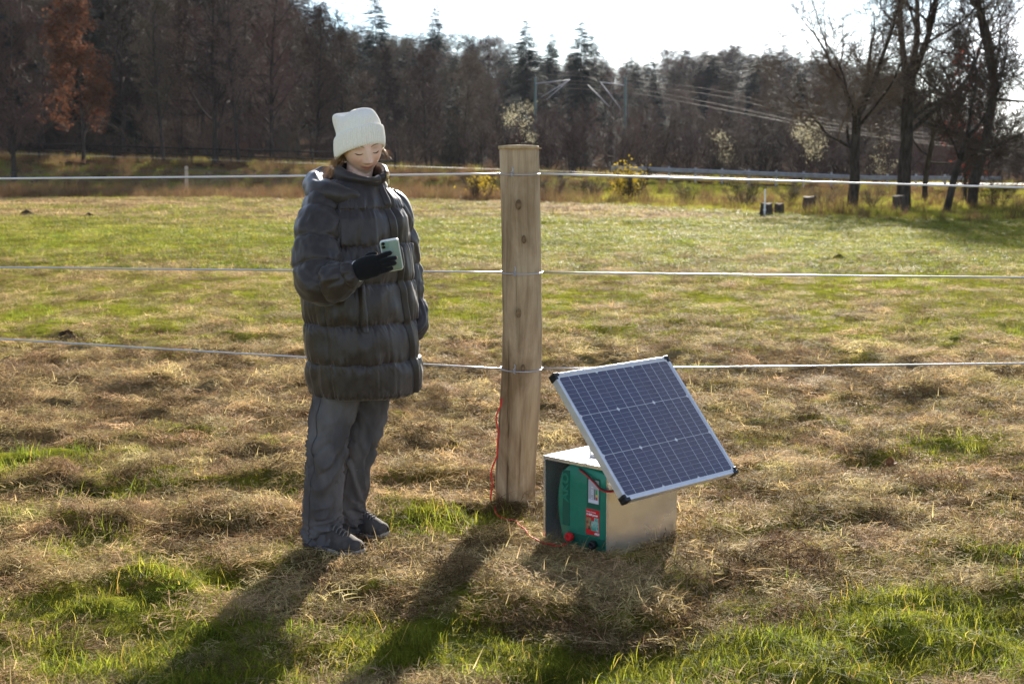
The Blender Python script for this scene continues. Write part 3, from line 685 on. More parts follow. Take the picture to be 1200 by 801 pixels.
def leaves(C, size, r, asp=.6):
    n = len(C); a = unit(r.normal(0, 1, (n, 3))); b = unit(np.cross(a, r.normal(0, 1, (n, 3)))); s = size * r.uniform(.6, 1.3, (n, 1))
    V = np.stack([C - a * s, C + b * s * asp, C + a * s, C - b * s * asp], 1)
    return V.reshape(-1, 3), np.arange(4 * n).reshape(n, 4)
def mixd(parts):
    b = MB()
    for V, F in parts: b.add(V, F)
    return b
def stem(H_, r0, wig, r, n=12, bend=.0, top=.1):
    d = A([bend, 0, 1.]); P = [A([0, 0, -.3])]
    for q in range(n - 1):
        d = unit(d + r.normal(0, wig, 3) * A([1, 1, .3]) + A([0, 0, .06])); P.append(P[-1] + d * (H_ + .3) / (n - 1))
    rr = r0 * (np.linspace(1, top, n)); rr[0] *= 1.35; rr[1] *= 1.06
    return A(P)[None], rr[None]
def bare_tree(H_, r0, seed, k1=26, spread=.30, oak=False, up=.06, t0=.25, bend=0.0, tw=.008, leafmat=None, nleaf=0, lsize=.06, fork=0, twigs=3):
    r = np.random.default_rng(seed); root = empty('bare_tree')
    T, Tr = stem(H_, r0, .055 if oak else .035, r, bend=bend, top=.22 if oak else .12)
    if oak:
        T, Tr = stem(H_ * .44, r0, .05, r, bend=bend, top=.72)
        m1, q1 = children(T, Tr, 3, .88, 1.0, H_ * .66, .40, .12, 10, .09, r, .70, .18, .1); m2, q2 = children(T, Tr, 4, .50, .90, H_ * .56, 1.15, .14, 10, .05, r, .40, .22, .2)
        B1, R1 = np.concatenate([m1, m2]), np.concatenate([q1, q2])
        C1, S1 = children(B1, R1, 9, .2, .98, H_ * .27, .80, .19, 7, .06, r, .5, .25, .4); C2, S2 = children(C1, S1, 8, .15, 1, H_ * .13, .8, .2, 5, .04, r, .55, .35)
        C3, S3 = children(C2, S2, 5, .1, 1, H_ * .075, .75, .2, 4, .03, r, .6, .5); C4, S4 = children(C3, S3, 3, .1, 1, H_ * .05, .7, .2, 3, .02, r)
        mixd([tubes(T, Tr, 12), tubes(B1, R1, 7)]).build('trunk', M['bark'], root, True)
        mixd([tubes(C1, np.maximum(S1, .012), 5), tubes(C2, np.maximum(S2, .009), 3), ribbons(C3, .009, r), ribbons(C4, .0065, r)]).build('crown', M['twig'], root)
        return root
    B1, R1 = children(T, Tr, k1, t0, .98, H_ * spread, 1.0 if oak else .85, .20 if oak else .10, 9, up, r, .42 if oak else .52, .22, .45 if oak else .6)
    B2, R2 = children(B1, R1, 10 if oak else 7, .18, .98, H_ * spread * .46, .85, .22 if oak else .13, 6, up * .7, r, .5, .25)
    B3, R3 = children(B2, R2, 6, .12, 1, H_ * spread * .22, .8, .2, 4, .03, r, .55, .4)
    B4, R4 = children(B3, R3, twigs, .1, 1, H_ * spread * .14, .7, .2, 3, .02, r, .6, .5)
    mixd([tubes(T, Tr, 10), tubes(B1, R1, 6)]).build('trunk', M['bark'], root, True)
    V = mixd([tubes(B2, np.maximum(R2, .010), 4), tubes(B3, np.maximum(R3, .007), 3), ribbons(B4, tw, r)]).build('crown', M['twigred'] if leafmat == 'twigred' else M['twig'], root)
    if nleaf:
        q = r.integers(0, len(B4), nleaf); C = B4[q, r.integers(0, 3, nleaf)] + r.normal(0, .12, (nleaf, 3))
        mixd([leaves(C, lsize, r)]).build('foliage', M[leafmat], root)
    return root
def bush(H_, seed, stems=14, m='twig', spread=.55):
    r = np.random.default_rng(seed); root = empty('bare_bush')
    P = []; n = 8
    for q in range(stems):
        a = r.uniform(0, 6.28); d = unit(A([math.cos(a) * spread, math.sin(a) * spread, 1.]) * A([r.uniform(.3, 1.3), r.uniform(.3, 1.3), 1])); p = A([r.normal(0, .3), r.normal(0, .3), -.1]); o = [p]
        L = H_ * r.uniform(.7, 1.1) / (n - 1)
        for k in range(n - 1): d = unit(d + r.normal(0, .09, 3) + A([0, 0, .05])); o.append(o[-1] + d * L)
        P.append(o)
    P = A(P); Rr = np.tile(.030 * np.linspace(1, .2, n), (stems, 1)) * H_ / 5
    B2, R2 = children(P, Rr, 12, .15, 1, H_ * .30, .6, .12, 6, .08, r, .6, .3)
    B3, R3 = children(B2, R2, 8, .1, 1, H_ * .15, .55, .15, 4, .05, r, .6, .4)
    B4, R4 = children(B3, R3, 2, .1, 1, H_ * .08, .6, .2, 3, .03, r)
    mixd([tubes(P, Rr, 5)]).build('stem', M['bark'], root, True)
    mixd([tubes(B2, np.maximum(R2, .008), 3), ribbons(B3, .008, r), ribbons(B4, .007, r)]).build('crown', M[m], root)
    return root
def conifer(H_, seed, width=.17, bare=.08, dense=1.0):
    r = np.random.default_rng(seed); root = empty('spruce_tree')
    T, Tr = stem(H_, H_ * .011, .012, r, 14, top=.06)
    mixd([tubes(T, Tr, 7)]).build('trunk', M['bark'], root, True)
    V = []; nw = int(92 * dense)
    for w in range(nw):
        t = bare + (1 - bare) * (w + r.uniform(0, 1)) / nw; z = t * H_; Lb = H_ * width * (1 - t) ** .66 * r.uniform(.75, 1.2) + .25
        f = t * 13; i = min(int(f), 12); c0 = T[0, i] * (1 - f + i) + T[0, i + 1] * (f - i)
        for q in range(r.integers(5, 9)):
            a = r.uniform(0, 6.28); c = c0 + A([0, 0, r.normal(0, .55) * min(1, (1 - t) * 4)]); l = Lb * r.uniform(.55, 1.15); ns = max(4, int(l * 6)); s = np.linspace(.1, 1, ns)
            dr = A([math.cos(a), math.sin(a), 0]); sd = A([-math.sin(a), math.cos(a), 0])
            dz = .12 * l * s - .42 * l * s ** 2 * (1 - .5 * t)
            for sg in (-1, 1):
                p = c + dr * (s * l)[:, None] + A([0, 0, 1.]) * dz[:, None]
                wd = (.34 * l * (1.15 - s) + .2) * r.uniform(.6, 1.3, ns)
                p1 = p + sd * (sg * wd)[:, None] + dr * (wd * .55)[:, None] - A([0, 0, 1.]) * (wd * r.uniform(.1, .75, ns))[:, None]
                p2 = p + dr * .26 * l / ns * 3
                V.append(np.stack([p, p2, p1], 1))
    V = np.concatenate(V).reshape(-1, 3)
    mk('crown', V, np.arange(len(V)).reshape(-1, 3), M['needle'], root, False)
    return root
def place(o, px, Y, scale=1.0, rz=None, z=None, sxy=1.0):
    X = XP(px, Y); o.location = (X, Y, float(H(A([X]), A([Y]))[0]) if z is None else z)
    o.rotation_euler[2] = rng.uniform(0, 6.28) if rz is None else rz; o.scale = (scale * sxy, scale * sxy, scale); return o
def ztop(py, Y): return at(600, py, Y)[2]
def fit_top(o, px, Y, py_top, h0, **k):               # stand a tree at its place with the height it has
    X = XP(px, Y); z0 = float(H(A([X]), A([Y]))[0]); return place(o, px, Y, max(.25, (ztop(py_top, Y) - z0) / h0), **k)
# the five old oaks on the right
OAKS = [('bare_tree', 996, 50, 7.8, .20, 61, dict(bend=.12), 'bare oak leaning right with long limbs reaching left, leftmost of the five old oaks'),
        ('bare_tree', 1056, 51, 10.5, .26, 62, dict(bend=.02), 'tallest bare oak with the thickest straight trunk, second of the five old oaks'),
        ('bare_tree', 1080, 58, 7.4, .12, 63, dict(bend=.12), 'thin leaning bare oak between the thickest oak and the one with reddish leaves'),
        ('bare_tree', 1106, 46, 5.6, .13, 64, dict(bend=.08), 'short bare oak with a dark slim trunk standing nearest the field, before the reddish leaves'),
        ('bare_tree', 1136, 51, 10.8, .19, 65, dict(bend=.08), 'tall bare oak rising behind the reddish leaves, rightmost of the five old oaks')]
for nm, px, Y, hh, r0, sd, kw, lb in OAKS:
    kw.pop('fork', 0)
    o = bare_tree(hh, r0, sd, k1=15 if hh > 7 else 11, spread=.50, oak=True, up=.06, t0=.36, tw=.009, twigs=4, **kw)
    place(o, px, Y, rz=rng.uniform(-.3, .3)); tag(o, lb, 'tree', 'old oaks at the edge of the field')
o = bare_tree(5.2, .08, 66, k1=18, spread=.34, t0=.12, leafmat='redleaf', nleaf=1500, lsize=.055); o.name = 'young_oak'
place(o, 1128, 53.5); tag(o, 'young oak with dull red leaves growing among the bare oaks', 'tree')
# left side: the rust coloured tree and tall bare trees
o = bare_tree(10, .13, 67, k1=30, spread=.30, t0=.16, leafmat='rust', nleaf=9500, lsize=.10); o.name = 'young_oak'
fit_top(o, 102, 82, 10, 10); tag(o, 'rust brown leafy tree beside the road on the left', 'tree')
BT = [bare_tree(15, .19, 70 + k, k1=40, spread=.27, t0=.14, leafmat='twigred' if k == 1 else None, tw=.020, twigs=4) for k in range(4)]
SL = [bare_tree(15, .13, 76 + k, k1=40, spread=.17, t0=.20, up=.12, tw=.020, twigs=3) for k in range(3)]
BU = [bush(5, 80 + k, m='twigred' if k == 0 else 'twig') for k in range(3)]
CO = [conifer(20, 90 + k, width=(.17, .16, .22, .22)[k], dense=(1, 1, 1, .75)[k]) for k in range(4)]
used = set()
def inst(pool, k):
    o = pool[k % len(pool)]
    if id(o) in used: return dup(o)
    used.add(id(o)); return o
LEFT = [(20, 80, -25, BT, 1, 'bare tree with reddish twigs, left of the rust brown tree'),
        (58, 96, -20, BT, 0, 'tall bare tree between the reddish twigged tree and the rust brown tree'),
        (150, 95, -50, BT, 2, 'broad bare tree right behind the rust brown tree'),
        (195, 88, -60, SL, 0, 'slim bare trunk just left of the small pale field post'),
        (217, 92, -20, SL, 1, 'thin bare trunk directly behind the small pale field post'),
        (255, 90, -90, BT, 3, 'dark thick bare trunk right of the small pale field post'),
        (282, 88, -70, SL, 2, 'tall dark slim tree halfway between the pale field post and the woman'),
        (322, 94, -60, BT, 0, 'tall bare tree left of the woman\'s shoulder'),
        (372, 96, 8, BT, 2, 'rounded dark bare tree directly behind the white hat'),
        (404, 100, 30, BT, 3, 'bare tree with its top just above and right of the white hat'),
        (468, 98, 62, SL, 1, 'slim bare tree right of the woman\'s head'),
        (500, 104, 60, BT, 1, 'bare reddish tree halfway between the woman\'s head and the post'),
        (545, 102, 70, BT, 0, 'greyish bare tree just left of the tall fence post\'s top'),
        (578, 100, 92, SL, 2, 'slim bare tree rising directly behind the tall fence post')]
for px, Y, py, pool, k, lb in LEFT:
    tag(fit_top(inst(pool, k), px, Y, py, 15), lb, 'tree', 'bare trees along the road')
# conspicuous conifers on the skyline
for px, Y, py, k, lb in ((447, 150, -12, 3, 'ragged tall spruce breaking the skyline right of the white hat'), (511, 190, 4, 0, 'pointed spruce standing alone above the bare trees left of the post'),
                         (621, 180, 22, 2, 'broad dark spruce right above the post, left of its two neighbours'), (646, 200, 36, 1, 'smaller spruce between the two big dark spruces above the post'),
                         (676, 175, 23, 2, 'tall dense dark spruce, right one of the big pair above the post'), (697, 190, 38, 1, 'narrow spruce just right of the tall dense pair'),
                         (70, 125, -80, 2, 'black green spruce behind the gap beside the rust brown tree'), (135, 130, -90, 3, 'dark spruce behind the right side of the rust brown tree')):
    tag(fit_top(inst(CO, k), px, Y, py, 20, sxy=1.15), lb, 'tree', 'conspicuous spruces')
# the wooded hillside: every tree its own object
SKY = lambda px: np.interp(px, [-100, 330, 370, 400, 470, 540, 600, 640, 700, 760, 800, 850, 905, 950, 1000, 1060, 1110, 1160, 1230, 1350], [-60, -25, 15, 28, 42, 42, 52, 62, 62, 62, 58, 52, 56, 60, 66, 92, 118, 142, 165, 175])
for row, (Y, step, low, conif) in enumerate(((112, 44, 105, .05), (128, 38, 88, .10), (150, 32, 66, .18), (180, 28, 42, .25), (220, 22, 22, .35), (270, 15, 10, .5), (320, 12.5, 2, .72))):
    px = -200 + rng.uniform(0, step)
    while px < 1380:
        q = px + rng.normal(0, step * .25); yy = Y * rng.uniform(.95, 1.05)
        t = SKY(q) + max(low, 0) * (.35 + .65 * sstep(300, 760, q)) * rng.uniform(.6, 1.15) + rng.uniform(-4, 16)
        if rng.uniform() < conif + (.25 if 600 < q < 720 or q < 160 else 0):
            o = fit_top(inst(CO, rng.integers(0, 4)), q, yy, t - (4 if row > 3 else 0) + rng.uniform(-6, 6), 20, sxy=1.9 if row > 3 else 1.5); tag(o, 'dark green spruce in the wood on the hillside', 'tree', 'spruces of the wooded hillside')
        else:
            pool = BT if rng.uniform() < .65 else SL
            o = fit_top(inst(pool, rng.integers(0, 4)), q, yy, t, 15, sxy=1.9 if row > 3 else 1.35); tag(o, 'leafless tree in the wood on the hillside', 'tree', 'leafless trees of the wooded hillside')
        px += step * rng.uniform(.75, 1.25)
# bushes along the road bank
NB = 0
for px, Y, py, k, lb in ((672, 86, 112, 0, 'rounded reddish bare bush just right of the post'), (640, 92, 122, 0, 'reddish bare bush close behind the post top'), (725, 84, 128, 1, 'bare grey bush below the right hand line mast'),
                         (755, 88, 132, 2, 'bare bush with a crooked dark stem right of the line mast'), (800, 86, 142, 0, 'low reddish bare bush above the left end of the guard rail')):
    tag(fit_top(inst(BU, k), px, Y, py, 5, sxy=1.25), lb, 'bush', 'bare bushes along the road')
for px in list(np.arange(-20, 640, 34)) + list(np.arange(830, 1260, 26)):
    q = px + rng.normal(0, 8); Y = 88 + rng.uniform(0, 16)
    tag(fit_top(inst(BU, int(rng.integers(0, 3))), q, Y, rng.uniform(120, 158) + (10 if q > 800 else 0), 5, sxy=1.35), 'leafless scrub bush in the thicket beyond the road', 'bush', 'scrub bushes of the thicket beyond the road')
# bushes hung with pale seed heads
def fluffy(h, seed, n, frac, m='fluff'):
    r = np.random.default_rng(seed); o = bush(h, seed, 9); C = []
    for q in range(int(n / 60)):
        a = r.uniform(0, 6.28); z = h * r.uniform(.35, 1.0); rr = h * .28 * r.uniform(.2, 1)
        C.append(A([math.cos(a) * rr, math.sin(a) * rr, z]) + r.normal(0, .26, (60, 3)) * A([1, 1, 1.1]))
    mixd([leaves(np.concatenate(C), .042, r, .8)]).build('seed_heads', M[m], o)['kind'] = 'stuff'; o.name = 'seed_head_bush'; return o
for px, Y, py, h, n, lb in ((607, 80, 122, 5, 900, 'climber with pale seed heads beside the top of the post'), (945, 78, 146, 4, 1500, 'big pale fluffy bush left of the leaning oak'), (848, 82, 160, 3, 420, 'small pale fluffy bush above the guard rail'), (1030, 80, 168, 3, 360, 'pale fluffy bush between the two left oaks')):
    tag(fit_top(fluffy(h, int(px), n, 0), px, Y, py, h), lb, 'bush', 'bushes with pale seed heads')
yb = bush(1.6, 301, 9); mixd([leaves(np.random.default_rng(5).normal(0, 1, (700, 3)) * A([.35, .35, .35]) + A([0, 0, .8]), .05, np.random.default_rng(6))]).build('foliage', M['yellow'], yb)
yb.name = 'yellow_bush'; place(yb, 733, 57); tag(yb, 'small bush with bright yellow leaves on the grassy verge', 'bush')
for px, Y, hh, lb in ((872, 52, 1.1, 'low dark shrub on the verge left of the white marker stake'), (805, 56, .9, 'low dark shrub on the verge halfway between the yellow bush and the marker stake'), (690, 60, 1.0, 'low dark shrub on the verge left of the yellow bush'),
                      (965, 50, .8, 'low dark shrub beside the dark stump left of the oaks'), (1022, 50, .7, 'low dark shrub between the leftmost and the thickest oak'), (1165, 50, 1.2, 'low dark shrub right of all the oaks'), (650, 61, 1.2, 'low dark shrub on the verge close to the fence post'), (925, 54, .8, 'low dark shrub behind the two log sections')):
    o = inst(BU, int(px)); tag(place(o, px, Y, hh / 5, sxy=1.8), lb, 'bush', 'low dark shrubs on the grassy verge')
yc = bush(1.2, 302, 7); mixd([leaves(np.random.default_rng(7).normal(0, 1, (350, 3)) * A([.35, .3, .25]) + A([0, 0, .7]), .05, np.random.default_rng(8))]).build('foliage', M['yellow'], yc)
yc.name = 'yellow_bush'; place(yc, 566, 60); tag(yc, 'low bush with orange yellow leaves left of the fence post', 'bush')
# rough growth on the verge and bank
wd = [proto('w', blades(60, .30, .60, .45, .016, .35, 400 + k), M['weed']) for k in range(2)] + [proto('w', blades(70, .35, .40, .5, .018, .5, 410 + k), M['weedgreen']) for k in range(2)] + [proto('w', blades(50, .30, .9, .3, .014, .25, 420 + k), M['haydark']) for k in range(2)]
N = 15000; y = rng.uniform(30, 92, N); x = rng.uniform(-.42, .42, N) * y
k = (y > edge_y(x) + rng.normal(.8, .5, N)) & (y < road_y(x) - 3.4); x, y = x[k], y[k]; d = road_y(x) - y
gr = (.5 + .5 * vnoise(x * .35, y * .3, 91)) * (sstep(-2, 6, x) * .75 + .12) + .25 * sstep(1, 5, x)
u = rng.uniform(0, 1, len(x)); pk = np.where(u < gr, rng.integers(2, 4, len(x)), np.where(rng.uniform(0, 1, len(x)) < .6, rng.integers(0, 2, len(x)), rng.integers(4, 6, len(x))))
s = rng.uniform(.5, 1.2, len(x)) * np.where(pk < 2, 1.0, .9) * np.where(x > 2, .62 + .5 * (vnoise(x * .5, y * .5, 17) > .35), 1)
scatter('verge_weeds', np.stack([x, y, H(x, y) - .03], 1), surf_rot(x, y, .3), np.stack([s, s, s], 1), pk, wd, 'rough grass and dead weeds on the bank between field and road')
x = rng.uniform(-60, 60, 2600); y = road_y(x) + rng.uniform(3.6, 14, len(x)); pk = np.where(rng.uniform(0, 1, len(x)) < .45, 2, rng.integers(0, 2, len(x))); s = rng.uniform(.6, 1.3, len(x))
scatter('far_weeds', np.stack([x, y, H(x, y) - .03], 1), surf_rot(x, y, .3), np.stack([s, s, s], 1), pk, [proto('v', blades(60, .35, .55, .45, .018, .35, 430 + q), M[('weed', 'haydark', 'weedgreen')[q]]) for q in range(3)], 'weeds and yellow grass beyond the road')
# ------------------------------------------------------------------ guard rail, masts and lines, stumps, far posts
railm = mat('rail_steel', (.36, .37, .39), .5, .6, col2=(.26, .26, .27), scale=4)
gr_ = empty('guard_rail', (0, 0, 0)); tag(gr_, 'grey steel guard rail along the road beyond the field', 'guard rail')
prof = A([1, .75]) * A([(0, .30), (.04, .27), (.08, .22), (.02, .18), (.0, .15), (.02, .12), (.08, .08), (.04, .03), (0, 0)])
rxx = np.linspace(5.2, 24, 60)
rings = A([[(x + .0, road_y(x) - 3.5 - q[0], road_z(x) + .48 + q[1]) for q in prof] for x in rxx])
V, Fq = loftvf(rings, closed=False); mk('beam', V, Fq, railm, gr_)
p0 = None
for x in np.arange(5.5, 24, 1.33):
    if p0 is None: p0 = MB().box((-.05, -.03, 0), (.05, .03, .84)).build('rail_post', railm, gr_); p = p0
    else: p = p0.copy(); COL.objects.link(p); p.parent = gr_
    p.location = (x, road_y(x) - 3.42, road_z(x) - .05)
# dark timber rail fence on the left bank
fr = empty('rail_fence', (0, 0, 0)); tag(fr, 'dark two rail timber fence above the bank on the left', 'fence')
dk = mat('dark_timber', (.05, .042, .036), .85, col2=(.03, .025, .02), scale=3)
fx = np.arange(-46, -5, 2.6); p0 = None
for zz in (.55, .95):
    MB().tube(np.stack([fx, road_y(fx) + 4.2, road_z(fx) + zz], 1), .055, 5).build('rail', dk, fr, True)
for x in fx:
    if p0 is None: p0 = MB().lathe([(.08, -.2), (.075, 1.1), (.03, 1.14)], 8).build('rail_post', dk, fr, True); p = p0
    else: p = p0.copy(); COL.objects.link(p); p.parent = fr
    p.location = (x, road_y(x) + 4.32, road_z(x))
mastm = mat('mast_paint', (.12, .16, .14), .6); linem = mat('line_wire', (.16, .12, .09), .6, .3); insm = mat('strut_zinc', (.40, .40, .42), .6, .3)
def mast(px, Y, py, arms, lb):
    X = XP(px, Y); z0 = float(H(A([X]), A([Y]))[0]); zt = ztop(py, Y)
    o = empty('line_mast', (X, Y, z0)); tag(o, lb, 'mast', 'masts of the overhead line')
    MB().lathe([(.11, -.2), (.08, zt - z0), (.05, zt - z0 + .05)], 8).build('pole', mastm, o, True)
    for (xa, ya, xb, yb) in arms:
        pa, pb = at(xa, ya, Y - .05) - A([X, Y, z0]), at(xb, yb, Y + .25) - A([X, Y, z0]); MB().tube([pa, pb], .028, 6).build('strut', insm, o, True)
mast(627, 92, 91, ((627, 98, 668, 93.5), (668, 93, 640, 117), (665, 95, 634, 114)), 'green line mast left of the reddish bush, with struts meeting at its right')
mast(731, 90, 92, ((731, 100, 703, 96), (689, 99.5, 714, 125), (704, 96.5, 727, 127)), 'green line mast with two bright slanting struts, above the grey bush')
for k, (ya, yb, yc, r_) in enumerate(((99, 112, 141, .009), (103, 122, 146, .011), (108, 127, 149, .012), (93, 106, 137, .008))):
    P = spline([at(640, ya - 6, 92), at(731, ya, 90), at(850, yb + 2, 84), at(965, yc + 2, 78), at(1110, yc + 22, 72), at(1300, yc + 36, 66)], 40)
    tag(MB().tube(P, r_, 5).build('overhead_wire', linem, None, True), 'sagging overhead wire, %s of the four running right from the line masts' % ('second from the top', 'third from the top', 'lowest', 'topmost')[k], 'wire', 'overhead wires beyond the road')
stm = mat('stump_bark', (.045, .035, .03), .95, col2=(.09, .07, .055), scale=9, stretch=(1, 1, .3), bump=.8, bdist=.03); stt = mat('stump_cut', (.20, .16, .12), .85, col2=(.12, .09, .07), scale=12)
def stump(px, Y, w, h, seed, lb, lean=0.0):
    X = XP(px, Y); r = np.random.default_rng(seed); o = empty('tree_stump', (X, Y, float(H(A([X]), A([Y]))[0]))); th = np.linspace(0, 2 * np.pi, 28, endpoint=False); rg = []
    for t in np.linspace(-.1, 1, 9):
        rr = w * (1 + .35 * (1 - sstep(0, .35, t)) * (.6 + .4 * np.sin(th * 5 + seed)) + .06 * vnoise(th * 3, th * 0 + t * 4, seed)) * (1 - .08 * t)
        rg.append(np.stack([rr * np.cos(th) + lean * t * h, rr * np.sin(th), np.full(28, t * h) + .02 * np.sin(th * 2 + seed) * t], 1))
    MB().loft(A(rg)).build('trunk', stm, o, True)
    q = A(rg[-1]); MB().loft(A([q, q.mean(0) + (q - q.mean(0)) * .5 + A([0, 0, .01])]), cap=True).build('cut_face', stt, o)
    tag(o, lb, 'stump', 'stumps and log sections at the field edge')
stump(897, 42.2, .19, .36, 1, 'low dark log section with the thin white marker in front of it'); stump(912, 43, .15, .34, 2, 'narrow dark log section right beside the one with the marker')
stump(946, 46.5, .22, .52, 3, 'dark stump in weeds left of the leaning oak', .05); stump(1053, 46.5, .27, .52, 4, 'broad dark stump at the foot of the thickest oak')
mk_ = empty('marker_stake', (XP(895, 41.8), 41.8, float(H(A([XP(895, 41.8)]), A([41.8]))[0]))); tag(mk_, 'thin white plastic stake standing in front of the low log section', 'stake')
whp = mat('white_plastic', (.75, .75, .74), .5)
MB().box((-.02, -.012, -.05), (.02, .012, .78), bev=.004).build('stake', whp, mk_); MB().box((-.05, -.02, .16), (.05, -.013, .19), bev=.003).build('tread', whp, mk_)
pale = mat('pale_wood', (.48, .40, .31), .8, col2=(.36, .29, .21), scale=9, stretch=(1, 1, .2))
FY = 69.0
fpole = empty('field_post'); MB().lathe([(.095, -.1), (.085, 1.36), (.07, 1.40), (.01, 1.405)], 12).build('timber', pale, fpole, True)
place(fpole, 221, FY, rz=0); tag(fpole, 'small pale wooden post at the far edge of the field, left of the woman', 'fence post', 'posts of the far fence')
p = dup(fpole); place(p, -60, FY, rz=0); tag(p, 'pale post of the far fence outside the left edge')
dw = mat('dark_wire', (.10, .10, .11), .5, .6)
for zz, lb in ((1.25, 'upper'), (.85, 'middle'), (.4, 'lowest')):
    P = []
    for t in np.linspace(0, 1, 60):
        px = -60 + 480 * t; X = XP(px, FY); s_ = ((t * 480) % 281) / 281; P.append((X, FY - .1, float(H(A([X]), A([FY]))[0]) * 0 + zz - .5 * s_ * (1 - s_)))
    tag(MB().tube(P, .012, 5).build('far_wire', dw, None, True), '%s thin dark wire of the far fence through the small pale post' % lb, 'fence wire', 'wires of the far fence')
soilm = mat('molehill_soil', (.060, .040, .024), .95, col2=(.028, .019, .012), scale=14, bump=.8, bdist=.03)
for px, py, w, lb in ((31, 252, .42, 'dark molehill at the far left of the field, below the reddish twigged tree'), (104, 254, .36, 'dark molehill below the rust brown tree in the far field'), (983, 306, .22, 'small dark molehill above the right half of the middle wire'), (80, 394, .22, 'dark clod of soil beside the lowest wire at the left')):
    q = gnd(px, py); th = np.linspace(0, 2 * np.pi, 30, endpoint=False); rg = []
    for t in np.linspace(0, 1, 9):
        rr = w * .7 * (1 - t ** 1.6) * (1 + .22 * vnoise(np.cos(th) * 2 + px, np.sin(th) * 2 + t * 2, 5)) + .004
        rg.append(np.stack([rr * np.cos(th), rr * np.sin(th) * .8, np.full(30, -.03 + t * w * .42) + .03 * vnoise(np.cos(th) * 3 + t * 4, np.sin(th) * 3 + px, 6) * t], 1))
    o = MB().loft(A(rg), cap=True).build('molehill', soilm, None, True); o.location = (q[0], q[1], float(H(A([q[0]]), A([q[1]]))[0])); tag(o, lb, 'molehill', 'molehills in the field')
q = gnd(1040, 553); lv = []
for u in np.linspace(-1, 1, 9): lv.append([[.035 * u, .022 * (1 - u * u) * v + .004 * u, .018 + .016 * abs(v) * (1 - u * u) + .008 * math.sin(3 * u)] for v in np.linspace(-1, 1, 7)])
V, Fq = loftvf(A(lv), closed=False); o = mk('fallen_leaf', V, Fq, mat('dry_leaf', (.26, .12, .05), .7, col2=(.15, .07, .03), scale=60, trans=.2)); md = o.modifiers.new('t', 'SOLIDIFY'); md.thickness = .001
o.location = (q[0], q[1], float(H(A([q[0]]), A([q[1]]))[0]) + .035); o.rotation_euler = (.5, .2, .7); o.scale = (1.3, 1.3, 1.3); tag(o, 'curled brown fallen leaf lying on the hay right of the solar panel', 'leaf')
# ------------------------------------------------------------------ the woman
skin = bpy.data.materials.new('skin'); skin.use_nodes = True
_b = skin.node_tree.nodes['Principled BSDF']; _b.inputs['Roughness'].default_value = .48; _b.inputs['Subsurface Weight'].default_value = .12
_b.inputs['Subsurface Radius'].default_value = (.012, .005, .003); _b.inputs['Subsurface Scale'].default_value = .6; _b.inputs['Specular IOR Level'].default_value = .4
_a = skin.node_tree.nodes.new('ShaderNodeAttribute'); _a.attribute_name = 'tone'; skin.node_tree.links.new(_a.outputs['Color'], _b.inputs['Base Color'])
nylon = mat('black_nylon', (.038, .028, .023), .40, col2=(.029, .021, .018), scale=60, bump=.13, bscale=46, bdist=.005, spec=.36, sheen=.15)
denim = mat('grey_denim', (.150, .138, .134), .85, col2=(.075, .068, .067), scale=9, stretch=(1, 1, .5), bump=.5, bscale=60, bdist=.006)
denimd = mat('grey_denim_seam', (.08, .074, .074), .9)
knit = mat('cream_knit', (.92, .86, .75), .9, col2=(.87, .80, .68), scale=120, bump=.5, bscale=220, bdist=.003, sheen=.3)
glovem = mat('black_knit', (.010, .010, .011), .8, sheen=.2, bump=.4, bscale=300, bdist=.002)
shoem = mat('dark_grey_suede', (.10, .088, .078), .75, col2=(.07, .06, .054), scale=30, bump=.3, bscale=90, bdist=.003); solem = mat('shoe_sole', (.40, .38, .34), .7)
lacem = mat('shoe_lace', (.15, .14, .13), .8)
hairm = mat('light_brown_hair', (.32, .19, .09), .45, col2=(.20, .11, .05), scale=40, trans=.3); hairdark = mat('brow_hair', (.10, .055, .03), .6)
zipm = mat('dark_zip', (.02, .02, .022), .4, .3); goldm = mat('brass_puller', (.62, .45, .22), .35, .7); liningm = mat('brown_lining', (.13, .075, .055), .8)
BX, BY = -.62, 5.54
person = empty('person', (BX, BY, 0)); tag(person, 'woman in white knitted hat and long black puffer jacket looking down at a phone', 'person')
O = A([BX, BY, 0])
def pt(px, py, Y): return at(px, py, Y) - O
psi = R(56); F2 = A([math.sin(psi), -math.cos(psi), 0]); R2_ = A([F2[1], -F2[0], 0])        # forward, her right
